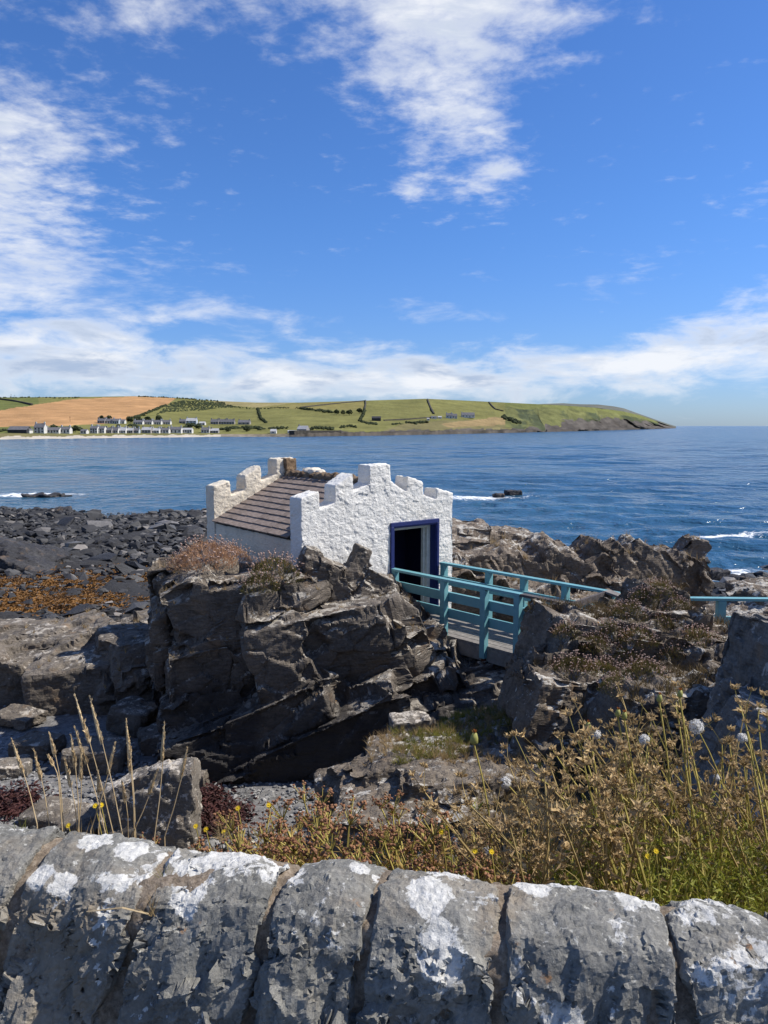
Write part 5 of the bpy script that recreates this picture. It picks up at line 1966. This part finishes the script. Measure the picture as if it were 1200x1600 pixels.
# dry grass stalks at the left, tips and feet as in the photograph
Q = lambda zx, zy: (zx * 0.35, 1080 + zy * 0.35)
STALKS = [((55, 222), (165, 590)), ((152, 268), (218, 590)), ((222, 195), (272, 445)), ((218, 295), (262, 400)), ((290, 310), (345, 610)), ((318, 205), (352, 610)), ((335, 168), (470, 630)), ((336, 25), (505, 630)),
          ((402, 33), (545, 630)), ((512, 240), (405, 620)), ((563, 135), (605, 640)), ((568, 230), (600, 640)), ((733, 148), (690, 650)), ((834, 262), (735, 650)), ((702, 352), (590, 640)), ((545, 410), (572, 640)), ((360, 260), (350, 615)), ((436, 360), (440, 625))]
for k, (tp, ft) in enumerate(STALKS):
    Yp = 1.62 + 0.02 * (k % 4)
    tip, foot = atY(*Q(*tp), Yp), atY(*Q(*ft), Yp)
    d = tip - foot
    g = float(ground_z(foot[0], Yp))
    base = foot + np.array([-d[0] * 0.1, 0.02, 0])
    base[2] = min(g, foot[2]) - 0.02
    t = thing('grass_stalk', 'dry straw coloured grass stalk with seed head rising behind the wall', 'grass', base, 0, 'dry grass stalks behind the wall')
    pts = np.array([base, foot, foot + d * 0.35 + np.array([0.004, 0, 0]), foot + d * 0.72 + np.array([0.004, 0, 0])])
    mb = MB()
    mb.tube(pts, [0.0014, 0.0013, 0.0011, 0.0009], 4)
    mb.build('stem', M['straw'], t)
    random.seed(980 + k)
    mb = MB()
    hl = 0.34 if np.linalg.norm(d) > 0.2 else 0.4
    n = 15
    dn = d / np.linalg.norm(d)
    for j in range(n):
        u = j / (n - 1.0)
        p = foot + d * (1 - hl + hl * u) + np.array([0.004 * (1 - u), 0, 0])
        for q_ in range(3):
            s_ = np.array([random.gauss(0, 1), random.gauss(0, 1), random.gauss(0, 0.3)])
            mb.leaf(p, dn * 1.2 + s_ * 0.22, 0.016 * (1.1 - 0.5 * u), 0.0024 * (1.05 - 0.5 * u), 0.3)
    pp = [foot + d * (1 - hl + hl * u) for u in (0, 0.3, 0.7, 1.0)]
    mb.tube(pp, [0.0012, 0.0030, 0.0026, 0.0006], 5)
    mb.build('seed_head', M['straw'], t)


def tuft_mesh(seed, n=26, h=0.1, spread=0.7, w=0.0012):
    random.seed(seed)
    mb = MB()
    for j in range(n):
        a = random.uniform(0, 6.283)
        d = np.array([math.cos(a) * spread * random.random(), math.sin(a) * spread * random.random(), 1.0])
        L = h * random.uniform(0.5, 1.1)
        pts, e = curve_pts((0.02 * random.gauss(0, 0.5) * h * 8, 0.02 * random.gauss(0, 0.5) * h * 8, -0.01), d, L, 3, 0.7)
        s_ = np.cross(pts[-1] - pts[0], (random.gauss(0, 1), random.gauss(0, 1), 0.1))
        s_ /= np.linalg.norm(s_) + 1e-9
        vs = []
        for i, p in enumerate(pts):
            ww = w * (1 - i / 3.2)
            vs += [p - s_ * ww, p + s_ * ww]
        mb.add(vs, [(2 * i, 2 * i + 1, 2 * i + 3, 2 * i + 2) for i in range(3)])
    return mb


# tufts in the joints of the coping
for k, (px, py, h, m_) in enumerate([(262, 1372, 0.05, 'green_grass'), (238, 1420, 0.045, 'straw_grass'), (128, 1318, 0.05, 'straw_grass'), (345, 1305, 0.06, 'straw_grass'), (30, 1300, 0.04, 'green_grass')]):
    loc = atZ(px, py, H - DROP - 0.012 - max(0, py - 1400) * 0.0006)
    me = tuft_mesh(1500 + k, 22, h, 1.1, 0.0007).mesh('grass_tuft')
    me.materials.append(M[m_])
    o = bpy.data.objects.new('grass_tuft', me)
    o.location = loc
    link(o)
    tag(o, ['small green grass tuft in a coping joint', 'dry grass tuft with a bent straw in a mortar joint', 'dry tuft at the crest of the coping wall', 'straw tuft behind the coping beside the yellow flowers', 'little green tuft at the crest beside pale lichen'][k], 'grass')
mb = MB()
p0, p1 = atZ(232, 1428, H - DROP - 0.03), atZ(136, 1436, H - DROP - 0.045)
mb.tube([p0, (p0 * 0.6 + p1 * 0.4) + np.array([0, -0.004, 0.016]), p1 + np.array([0, 0, 0.012])], [0.0016, 0.0016, 0.001], 4)
tag(mb.build('grass_straw', M['straw']), 'single bent straw lying across a coping stone', 'grass')


# thrift cushions
def make_thrift(seed, heads=70, tall=0.12):
    rnd = random.Random(seed)
    random.seed(seed)
    lf, st, hd = MB(), MB(), MB()
    for k in range(900):
        a, rr0 = rnd.uniform(0, 6.283), math.sqrt(rnd.random()) * 0.34
        p = np.array([rr0 * math.cos(a), rr0 * math.sin(a), 0.30 * (1 - (rr0 / 0.36) ** 2) - 0.10])
        d = np.array([math.cos(a) * rr0 * 2.2, math.sin(a) * rr0 * 2.2, 0.9]) + np.array([rnd.gauss(0, 0.3) for _ in range(3)])
        lf.leaf(p, d, rnd.uniform(0.05, 0.11), rnd.uniform(0.003, 0.006), 0.4)
    for k in range(heads):
        a, rr0 = rnd.uniform(0, 6.283), math.sqrt(rnd.random()) * 0.33
        p = np.array([rr0 * math.cos(a), rr0 * math.sin(a), 0.28 * (1 - (rr0 / 0.36) ** 2) - 0.08])
        d = np.array([math.cos(a) * rr0 * 1.8, math.sin(a) * rr0 * 1.8, 0.9]) + np.array([rnd.gauss(0, 0.2) for _ in range(3)])
        pts, e = curve_pts(p, d, tall * rnd.uniform(0.8, 1.5), 3, 0.3, rnd)
        st.tube(pts, 0.0013, 3)
        hd.blob(pts[-1], rnd.uniform(0.009, 0.015), 0.25, 0.75, 0, rnd)
    return lf.mesh('cushion'), st.mesh('stalks'), hd.mesh('flower_heads')


thr = [make_thrift(1600 + k, 120) for k in range(4)]
TN = ('cushion', 'stalks', 'flower_heads')
rocks_all = [hut_rock, ledge, knoll, mound, ridge, far_right, pale_bank]
for k, (px, py, sc, mset, lab) in enumerate([
        (318, 872, 1.35, 0, 'large tan thrift cushion on the outcrop top left of the hut'), (356, 880, 1.1, 0, 'thrift cushion half hidden beside the large tan one'), (428, 905, 1.2, 1, 'olive thrift cushion with pale heads below the hut corner'),
        (405, 915, 0.85, 1, 'small thrift cushion beside the olive one'), (285, 880, 0.8, 0, 'small tan thrift cushion at the outcrop rim')]):
    h_ = cast_px(px, py + 14, [hut_rock])
    if h_ is None:
        continue
    loc = (h_[0].x, h_[0].y + 0.12, h_[0].z)
    hd_ = cast_down(loc[0], loc[1], [hut_rock])
    if hd_:
        loc = (loc[0], loc[1], hd_[0].z + 0.05)
    place([m_.copy() for m_ in thr[k % 4]], 'thrift_cushion', lab, 'plant', loc, k * 1.3, sc, None, (M['thrift_tan'] if mset == 0 else M['thrift_leaf'], M['thrift_tan'], M['thrift_head']), TN)
n_t = 0
KT = [(985, 960), (1035, 975), (955, 990), (1000, 1000), (930, 1010), (975, 1035), (940, 1055), (1010, 1055), (1050, 1020), (1010, 935), (1090, 1005), (900, 1050), (1030, 925), (965, 1075), (1060, 950), (890, 990)]
for k, (px, py) in enumerate(KT):
    h_ = cast_px(px, py, [knoll])
    if h_ is None:
        continue
    loc = (h_[0].x, h_[0].y + 0.05, h_[0].z - 0.03)
    place(thr[k % 4], 'thrift_cushion', 'brown thrift cushion with pale dry heads growing on the knoll', 'plant', loc, k * 0.9, 0.5 + 0.25 * prs.random(), 'thrift cushions on the knoll', (M['thrift_leaf'], M['thrift_tan'], M['thrift_head']), TN)

# grass on the mound, the bank and in crevices: stuff
def grass_stuff(name, label, region, n, objs, mat, h, w, blades=12, minz=0.45, clump=1.6):
    V_, F_, nb = [], [], 0
    tm = []
    for s in range(6):
        g = tuft_mesh(1700 + s, blades, h, 0.9, w)
        tm.append((np.array(g.v), np.array(g.f)))
    rnd = random.Random(len(label) + n)
    x0, x1, y0, y1 = region
    for _ in range(n):
        x, y = rnd.uniform(x0, x1), rnd.uniform(y0, y1)
        if float(vnoise(np.array([[x * clump, y * clump, 3.0]]), 9)[0]) < -0.1:
            continue
        c_ = cast_down(x, y, objs)
        if c_ is None or c_[1].z < minz:
            continue
        v, f = tm[rnd.randrange(6)]
        a, s = rnd.uniform(0, 6.283), rnd.uniform(0.5, 1.3)
        R = np.array([[math.cos(a), -math.sin(a), 0], [math.sin(a), math.cos(a), 0], [0, 0, 1]])
        V_.append(v @ R.T * s + np.array(c_[0]))
        F_.append(f + nb)
        nb += len(v)
    if V_:
        tag(obj(name, mesh_np(name, np.concatenate(V_), np.concatenate(F_), False), mat), label, kind='stuff')


grass_stuff('grass', 'green grass growing on the rock mound', (0.1, 2.0, 7.4, 10.4), 1200, [mound], M['green_grass'], 0.11, 0.003, 14, 0.4)
grass_stuff('grass', 'pale dry grass growing on the rock mound', (-0.2, 2.2, 7.0, 10.4), 900, [mound], M['straw_grass'], 0.13, 0.003, 14, 0.3, 2.3)
grass_stuff('grass', 'brown withered grass covering the bank', (-0.6, 4.2, 2.2, 9.0), 1800, [g_o], M['dark_grass'], 0.14, 0.004, 13, 0.1, 1.2)
grass_stuff('grass', 'straw coloured grass on the bank', (-0.6, 4.0, 2.0, 8.0), 450, [g_o], M['straw_grass'], 0.16, 0.003, 12, 0.1, 2.0)
grass_stuff('grass', 'brown grass in the cracks of the knoll', (1.7, 5.2, 6.5, 11), 1300, [knoll], M['dark_grass'], 0.16, 0.0035, 13, 0.25, 2.1)
grass_stuff('grass', 'dry grass in the cracks of the ledge', (-8, -3.5, 13.5, 18), 160, [ledge], M['straw_grass'], 0.14, 0.004, 12, 0.5, 1.4)
grass_stuff('grass', 'tan grass on the hut outcrop', (-3.8, 0.6, 11.4, 13.4), 260, [hut_rock], M['straw_grass'], 0.12, 0.003, 12, 0.5, 2.6)
grass_stuff('grass', 'tan grass on the ridge behind the bridge', (2, 8, 15.8, 19.5), 160, [ridge, far_right], M['straw_grass'], 0.2, 0.005, 12, 0.5, 1.0)

grass_stuff('grass', 'rough grass beyond the wall past the weeds', (2.2, 9.0, 1.5, 9.0), 2200, [g_o], M['straw_grass'], 0.18, 0.004, 12, 0.1, 0.8)
grass_stuff('grass', 'rough grass on the steep bank above the beach', (-7.0, -0.6, 1.6, 6.5), 1200, [g_o], M['dark_grass'], 0.18, 0.004, 12, 0.1, 0.9)

# ------------------------------------------------------------------ village across the bay
M['house_white'] = plain_mat('house_render', (0.48, 0.47, 0.44), (0.60, 0.59, 0.56), 0.4, 0.9, 0.2)
M['house_grey'] = plain_mat('house_stone', (0.20, 0.19, 0.18), (0.33, 0.31, 0.29), 0.5, 0.9, 0.2)
M['house_blue'] = plain_mat('house_bluegrey', (0.34, 0.38, 0.42), (0.44, 0.47, 0.50), 0.5, 0.9, 0.2)
M['house_dark'] = plain_mat('dark_shed', (0.025, 0.026, 0.03), (0.05, 0.05, 0.055), 0.5, 0.8, 0.2)
M['roof_slate'] = plain_mat('far_slate', (0.085, 0.085, 0.095), (0.15, 0.148, 0.155), 0.6, 0.8, 0.3)
M['roof_pale'] = plain_mat('far_pale_roof', (0.30, 0.30, 0.31), (0.42, 0.42, 0.42), 0.6, 0.8, 0.3)
M['pane'] = plain_mat('far_window', (0.03, 0.035, 0.045), (0.06, 0.065, 0.075), 1.0, 0.2, 0.5)


def house(px0, px1, base, eave, ridge_, wall, roofm, name, label, chim=2, win=3, storeys=1, group=None, depth=None, yaw=0.0, gable=False):
    pc = (px0 + px1) / 2
    b0 = hill_pt(pc, base)[0]
    Yd = b0[1]
    k = Yd / F
    w, he, hr = (px1 - px0) * k, (base - eave) * k, (base - ridge_) * k
    dp = depth or max(5.0, min(8.0, w * 0.7))
    t = thing(name, label, 'house' if 'shed' not in name and 'barn' not in name else 'shed', (b0[0], b0[1], b0[2] - 0.6), yaw, group)
    z0 = 0.0
    he, hr = he + 0.6, hr + 0.6
    mb = MB()
    x0, x1, y0, y1 = -w / 2, w / 2, -dp / 2, dp / 2
    if gable:                                           # gable end towards the bay
        mb.add([(x0, y0, z0), (x1, y0, z0), (x1, y0, he), (0, y0, hr - 0.12), (x0, y0, he), (x0, y1, z0), (x1, y1, z0), (x1, y1, he), (0, y1, hr - 0.12), (x0, y1, he)],
               [(0, 1, 2, 3, 4), (9, 8, 7, 6, 5), (1, 6, 7, 2), (5, 0, 4, 9)])
        rf = [((x0 - 0.2, he - 0.12), (0, hr)), ((0, hr), (x1 + 0.2, he - 0.12))]
        rb = MB()
        for (a, za), (c_, zc) in rf:
            v = [(a, y0 - 0.2, za), (c_, y0 - 0.2, zc), (c_, y1 + 0.2, zc), (a, y1 + 0.2, za)]
            v += [(q_[0], q_[1], q_[2] + 0.18) for q_ in v]
            rb.add(v, [(3, 2, 1, 0), (4, 5, 6, 7), (0, 1, 5, 4), (1, 2, 6, 5), (2, 3, 7, 6), (3, 0, 4, 7)])
    else:
        mb.add([(x0, y0, z0), (x0, y1, z0), (x0, y1, he), (x0, 0, hr - 0.12), (x0, y0, he), (x1, y0, z0), (x1, y1, z0), (x1, y1, he), (x1, 0, hr - 0.12), (x1, y0, he)],
               [(4, 3, 2, 1, 0), (5, 6, 7, 8, 9), (0, 5, 9, 4), (6, 1, 2, 7)])
        rb = MB()
        for (a, za), (c_, zc) in (((y0 - 0.25, he - 0.15), (0, hr)), ((0, hr), (y1 + 0.25, he - 0.15))):
            v = [(x0 - 0.12, a, za), (x1 + 0.12, a, za), (x1 + 0.12, c_, zc), (x0 - 0.12, c_, zc)]
            v += [(q_[0], q_[1], q_[2] + 0.18) for q_ in v]
            rb.add(v, [(3, 2, 1, 0), (4, 5, 6, 7), (0, 1, 5, 4), (1, 2, 6, 5), (2, 3, 7, 6), (3, 0, 4, 7)])
    mb.build('wall', wall, t, world=False)
    ro = rb.build('roof', roofm, t, world=False)
    for c_ in range(chim):
        cb = MB()
        cx = (x0 + 0.5) if c_ == 0 else (x1 - 0.5)
        cb.box((cx, 0, hr + 0.45), (0.42, 0, 0), (0, 0.3, 0), (0, 0, 0.7))
        cb.build('chimney', wall, ro, world=False)
    for s in range(storeys):
        zc = z0 + 0.6 + (he - 0.6) * (s + 0.55) / storeys
        for i in range(win):
            wb = MB()
            xx = x0 + w * (i + 0.5) / win
            hh = min(0.65, (he - 0.6) / storeys * 0.32)
            if s == 0 and i == win // 2 and win > 1:
                wb.box((xx, y0 - 0.01, 0.6 + 0.95), (0.45, 0, 0), (0, 0.04, 0), (0, 0, 0.95))
                wb.build('door', M['pane'], t, world=False)
            else:
                wb.box((xx, y0 - 0.01, zc), (0.5, 0, 0), (0, 0.04, 0), (0, 0, hh))
                wb.build('window', M['pane'], t, world=False)
    return t


WH, GR, BL, DK, RS, RP = M['house_white'], M['house_grey'], M['house_blue'], M['house_dark'], M['roof_slate'], M['roof_pale']
house(17, 46, 676.5, 671.5, 666.5, DK, RS, 'barn', 'long black barn with low roof on the beach front', 0, 0)
house(40, 49, 676.8, 672, 668, WH, RS, 'white_shed', 'tiny white gabled shed at the end of the black barn', 0, 1, gable=True)
house(56, 71.5, 676.5, 668.2, 662.0, WH, RS, 'house', 'tall white two storey house with end chimneys on the beach front', 2, 3, 2)
house(73, 95, 676.3, 672.2, 668.2, WH, RS, 'cottage', 'long low white cottage beside the tall white house', 1, 5)
house(96, 111, 676.6, 671.0, 667.0, WH, RS, 'house', 'white house with grey roof at the end of the low cottage', 2, 3, 1)
house(128, 137, 677.0, 673.6, 671.0, WH, RS, 'cottage', 'tiny white cottage standing alone by dark bushes', 0, 2)
house(143, 154, 676.5, 669.5, 665.8, WH, RS, 'house', 'tall white gabled end house of the front terrace', 2, 3, 2)
house(154.4, 165, 676.5, 669.8, 666.2, WH, RS, 'house', 'white two storey house second in the front terrace', 1, 3, 2)
hv = random.Random(9)
FR = 'cottages along the beach front'
for x0, x1 in ((166, 176), (176.6, 186), (187, 198), (199, 209), (210, 218.5), (223, 237), (238, 250), (251, 265)):
    house(x0, x1, 676.4, 672.4 + hv.uniform(-0.8, 0.6), 668.6 + hv.uniform(-0.9, 0.7), hv.choice([WH, GR, GR, BL, WH]), hv.choice([RS, RS, RP]), 'cottage', 'low slate roofed cottage in the row along the beach', 2, 3, 1, FR)
house(267, 284.5, 676.2, 671.2, 667.2, WH, RS, 'house', 'larger grey roofed white house towards the end of the beach row', 2, 3, 1)
house(286, 301, 676.4, 671.4, 669.0, WH, RP, 'house', 'bright white boxy house with pale roof in the beach row', 0, 4, 1)
house(315.5, 328, 676.3, 672.0, 668.2, WH, RS, 'cottage', 'white cottage with tall end chimneys past the boxy house', 2, 3, 1)
house(330, 342, 676.6, 673.0, 669.8, GR, RP, 'cottage', 'grey cottage closing the beach row', 1, 3, 1)
UP = 'terrace houses on the upper street'
house(154, 165, 661.6, 657.6, 654.2, GR, RS, 'house', 'grey house under the big dark trees of the upper street', 2, 3)
house(165.5, 177, 661.8, 658.0, 654.6, WH, RS, 'house', 'white fronted house beside the grey one on the upper street', 1, 3)
house(177.6, 187, 662.4, 657.8, 654.6, BL, RS, 'house', 'blue grey house on the upper street', 1, 3)
house(187.6, 196, 662.2, 658.6, 655.6, WH, RS, 'house', 'small white house next to the blue grey one', 1, 2)
for x0 in (210, 224.4, 238.8, 253.2):
    house(x0, x0 + 14, 663.4, 660.0, 656.6, WH, RS, 'terrace_house', 'low white terrace house with dark roof on the upper street', 2, 4, 1, UP)
house(281, 291, 661.8, 658.6, 655.4, GR, RS, 'house', 'grey house half hidden beside the blue grey villa', 1, 2)
house(292, 308, 663.4, 657.8, 653.6, BL, RP, 'house', 'blue grey villa with pale roof above the beach row', 2, 3, 2)
house(312, 321, 664.0, 661.2, 659.0, WH, RP, 'cottage', 'small white cottage below the dark stone terrace', 0, 2)
for x0 in (330, 342.4, 354.8):
    house(x0, x0 + 12, 663.0, 659.4, 655.4, GR, RS, 'terrace_house', 'dark stone terrace house at the end of the upper street', 2, 3, 1, 'dark stone terrace on the upper street')
house(373, 391, 663.2, 660.2, 656.6, GR, RS, 'house', 'detached dark stone house after the stone terrace', 2, 3, 1)
house(466, 482, 676.4, 670.6, 665.6, GR, RP, 'house', 'grey gabled house with pale roof on the stone pier', 1, 2, 1, yaw=-0.35)
house(450, 463.5, 676.8, 673.6, 672.6, WH, RP, 'white_shed', 'long low white shed beside the pier house', 0, 2, depth=5)
house(423, 432, 677.0, 674.0, 670.8, WH, RP, 'white_shed', 'small white roofed shed alone on the shore', 0, 1)
house(581, 595, 657.2, 653.6, 650.8, DK, DK, 'barn', 'black field barn standing in green pasture', 0, 0)
house(697, 706, 653.4, 649.4, 645.8, BL, RS, 'farmhouse', 'pale farmhouse with chimneys on the cliff top', 2, 2, 1)
house(706.5, 714, 653.4, 650.2, 646.8, WH, RS, 'farmhouse', 'white wing of the clifftop farm', 1, 2, 1)
house(721, 741, 652.2, 648.6, 644.8, WH, RS, 'farmhouse', 'long white farm building with dark roof on the cliff top', 1, 4, 1)
house(673, 682, 653.8, 651.6, 650.2, WH, RS, 'white_shed', 'low white shed left of the clifftop farm', 0, 1)
house(684, 690, 653.6, 651.8, 650.4, WH, RP, 'white_shed', 'smallest white shed of the clifftop farm', 0, 1)
house(667, 671, 656.6, 654.4, 653.2, WH, RP, 'white_shed', 'tiny white hut below the clifftop farm', 0, 1, depth=3)

# stone pier and a dry stone wall or two
def strip_wall(pts, h, w, name, label, mat, cat):
    mb = MB()
    P3 = [hill_pt(px, py)[0] for px, py in pts]
    for a, b_ in zip(P3[:-1], P3[1:]):
        mb.bar(a + np.array([0, 0, h / 2 - 0.3]), b_ + np.array([0, 0, h / 2 - 0.3]), w, h + 0.6)
    return tag(mb.build(name, mat), label, cat)


M['field_stone'] = plain_mat('field_stone', (0.045, 0.042, 0.036), (0.10, 0.092, 0.078), 0.4, 0.95, 0.1)
strip_wall([(456, 679.5), (470, 679.0), (500, 678.8), (530, 678.8)], 3.0, 5.0, 'pier', 'dark stone pier in front of the grey gabled house', M['field_stone'], 'pier')
strip_wall([(571, 626.5), (571.5, 632), (570, 640)], 1.6, 1.4, 'field_wall', 'dry stone wall running down to the hedge clump', M['field_stone'], 'wall')
strip_wall([(668, 624.5), (670, 630), (673, 638), (678, 647)], 1.6, 1.6, 'field_wall', 'dry stone wall dropping towards the clifftop farm', M['field_stone'], 'wall')
strip_wall([(764, 629.0), (768, 634), (774, 640), (786, 643)], 1.6, 1.4, 'field_wall', 'curving dry stone wall beyond the clifftop farm', M['field_stone'], 'wall')
strip_wall([(0, 624.5), (20, 627), (50, 633)], 1.8, 2.0, 'field_wall', 'wall dividing the two green fields left of the stubble', M['field_stone'], 'wall')
strip_wall([(470, 637), (520, 631.5), (570, 626.8)], 1.3, 1.2, 'field_wall', 'long wall climbing to the skyline above the hedgerow', M['field_stone'], 'wall')
strip_wall([(600, 657.5), (640, 655.5), (672, 653)], 1.2, 1.2, 'field_wall', 'low wall along the foot of the upper pasture', M['field_stone'], 'wall')

M['hedge'] = plain_mat('hedge_leaf', (0.018, 0.026, 0.012), (0.055, 0.065, 0.028), 0.6, 0.9, 0.15)
M['gorse'] = plain_mat('gorse_leaf', (0.030, 0.040, 0.020), (0.065, 0.078, 0.036), 0.25, 0.9, 0.15)
hr_ = random.Random(31)


def hedge(pts, n, rpx, name, label, cat='hedge', mat=None, kind=None, jit=1.0):
    mb = MB()
    L = [0]
    for a, b_ in zip(pts[:-1], pts[1:]):
        L.append(L[-1] + math.hypot(b_[0] - a[0], b_[1] - a[1]))
    for i in range(n):
        s = hr_.uniform(0, L[-1])
        px = np.interp(s, L, [p[0] for p in pts])
        py = np.interp(s, L, [p[1] for p in pts]) + hr_.gauss(0, 0.5) * jit
        p = hill_pt(px, py)[0]
        r = hr_.uniform(0.5, 1.1) * rpx * p[1] / F
        mb.blob(p + np.array([0, 0, r * 0.5]), r, 0.3, 0.85, 1 if r * F / p[1] > 1.6 else 0, hr_)
    return tag(mb.build(name, mat or M['hedge']), label, cat, kind=kind)


hedge([(215, 620), (260, 621.2), (300, 624), (340, 627)], 90, 1.3, 'hedgerow', 'dark hedgerow along the skyline above the stubble field', jit=0.6)
hedge([(0, 621.5), (40, 621.2), (90, 622), (130, 621.5)], 70, 1.2, 'hedgerow', 'thin dark hedgerow on the skyline above the green fields', jit=0.6)
hedge([(206, 654.5), (230, 646), (260, 634)], 160, 2.2, 'hedgerow', 'hedgerow climbing along the stubble field edge')
hedge([(340, 630), (370, 637), (400, 639), (440, 637.5), (470, 638.5)], 80, 1.3, 'hedgerow', 'dark hedgerow crossing between the green fields')
hedge([(403, 640), (405, 648), (408, 656), (416, 661)], 60, 2.6, 'hedgerow', 'short bushy hedge dropping down the hillside')
hedge([(468, 638.5), (490, 642), (520, 645)], 60, 2.6, 'hedgerow', 'thick dark hedge leading to the round field trees')
hedge([(570, 642), (566, 652), (562, 659), (575, 663), (588, 664)], 110, 2.6, 'hedgerow', 'bushy scrub filling the gully below the stone wall')
hedge([(345, 672), (365, 671), (385, 669), (410, 672)], 110, 3.4, 'shrubbery', 'dark shrubbery on the shore past the village')
hedge([(400, 672), (420, 671), (450, 669)], 60, 2.4, 'shrubbery', 'dark shrubs behind the small white roofed shed')
hedge([(485, 671), (500, 669), (520, 671)], 60, 2.6, 'shrubbery', 'dark shrubs beside the pier house')
hedge([(530, 669), (545, 666), (558, 668)], 40, 2.0, 'shrubbery', 'olive scrub on the slope behind the pier')
hedge([(612, 664), (630, 663)], 24, 2.2, 'shrubbery', 'scrub patch on the slope below the upper pasture')
hedge([(635, 661), (650, 661.5), (668, 660)], 40, 2.4, 'shrubbery', 'dark scrub below the tiny white hut')
hedge([(110, 673), (120, 671), (127, 673)], 30, 3.2, 'shrubbery', 'dark bushes between the beach front cottages', jit=2)
hedge([(200, 667), (210, 666), (216, 668)], 26, 2.6, 'shrubbery', 'garden bushes behind the beach row', jit=1.5)
hedge([(288, 668), (300, 665), (316, 667)], 50, 2.8, 'shrubbery', 'rounded bushes below the blue grey villa', jit=1.8)
hedge([(0, 674), (10, 673), (17, 674)], 24, 2.4, 'shrubbery', 'dark bushes left of the black barn', jit=1)
hedge([(240, 670), (262, 669), (285, 670)], 40, 1.5, 'shrubbery', 'garden hedges behind the beach cottages', jit=1)
hedge([(785, 652), (800, 657), (815, 662)], 50, 2.8, 'shrubbery', 'dark scrub on the cliff right of the farm', jit=2.4)
# gorse covered hillside
mb = MB()
GP_ = [(268, 630), (285, 627), (320, 626.5), (350, 630), (372, 637), (340, 638), (310, 642.5), (285, 643), (262, 644), (245, 648), (255, 640)]
cnt = 0
while cnt < 900:
    px, py = hr_.uniform(240, 375), hr_.uniform(625, 650)
    if not inpoly(np.array([px]), np.array([py]), GP_)[0]:
        continue
    p = hill_pt(px, py)[0]
    r = hr_.uniform(0.8, 1.7) * p[1] / F
    mb.blob(p + np.array([0, 0, r * 0.3]), r, 0.3, 0.9, 0, hr_)
    cnt += 1
tag(mb.build('gorse', M['gorse']), 'dark green gorse thicket covering the hillside by the stubble field', kind='stuff')


def far_tree(px, base, hpx, wpx, label, group=None):
    p = hill_pt(px, base)[0]
    k = p[1] / F
    t = thing('tree', label, 'tree', p, 0, group)
    h, w = hpx * k, wpx * k
    tr = MB()
    tr.tube([(0, 0, -0.4), (0.05 * w, 0, h * 0.3), (0, 0.02, h * 0.6)], [0.05 * h, 0.035 * h, 0.02 * h], 6)
    for q_ in range(4):
        a = hr_.uniform(0, 6.28)
        tr.tube([(0, 0, h * 0.3), (math.cos(a) * w * 0.3, math.sin(a) * w * 0.3, h * 0.65)], [0.02 * h, 0.01 * h], 5)
    tr.build('trunk', M['field_stone'], t, world=False)
    cr = MB()
    for _ in range(70):
        a, rr0, zz = hr_.uniform(0, 6.28), math.sqrt(hr_.random()) * 0.5, hr_.random()
        env = math.sin(math.pi * min(1, 0.18 + zz * 0.8)) ** 0.6
        cr.blob((math.cos(a) * rr0 * w * env, math.sin(a) * rr0 * w * env, h * (0.25 + 0.70 * zz)), hr_.uniform(0.07, 0.15) * w, 0.35, 0.85, 0, hr_)
    cr.build('crown', M['hedge'], t, world=False)


for px, b_, h_, w_, lab in [(159, 660.5, 11, 11, 'broad dark tree above the grey upper street house'), (170, 660, 10.5, 13, 'wind shaped dark tree spreading over the upper street'), (203, 661, 10, 11, 'dark tree at the gap before the white terrace'),
                            (216, 660, 9, 12, 'dark tree behind the first white terrace house'), (231, 660, 9, 11, 'dark tree behind the middle of the white terrace'), (248, 660.5, 11.5, 11, 'rounded tree at the end of the white terrace'),
                            (84, 672, 8, 12, 'low tree behind the long white cottage'), (118, 675, 10, 10, 'dark tree beside the small white cottage'), (297, 670, 8, 8, 'small tree in front of the blue grey villa'),
                            (526, 648, 8, 9, 'round field tree at the hedge end'), (536, 648, 7, 8, 'second round field tree along the hedge'), (546, 648.5, 8, 10, 'third round field tree along the hedge'), (562, 646, 8, 9, 'field tree standing by the stone wall'),
                            (386, 675, 9, 12, 'dark tree in the shrubbery past the village'), (356, 675, 7, 9, 'low tree behind the shore past the village'), (309, 671, 7, 8, 'small garden tree beside the rounded bushes'), (185, 668, 5, 6, 'little tree between the two village rows')]:
    far_tree(px, b_, h_, w_, lab)
# poles on the skyline
for px, py, hp, lab in [(17.5, 621.5, 6, 'thin mast on the skyline hedgerow'), (23, 621.3, 4, 'shorter mast beside the thin one'), (109.5, 659, 8, 'single pole standing in the stubble field')]:
    p = hill_pt(px, py)[0]
    k = p[1] / F
    mb = MB()
    mb.tube([p - np.array([0, 0, 0.5]), p + np.array([0, 0, hp * k])], [0.16, 0.1], 6)
    mb.tube([p + np.array([-0.8, 0, hp * k * 0.9]), p + np.array([0.8, 0, hp * k * 0.9])], [0.08, 0.08], 4)
    tag(mb.build('pole', M['field_stone']), lab, 'pole')
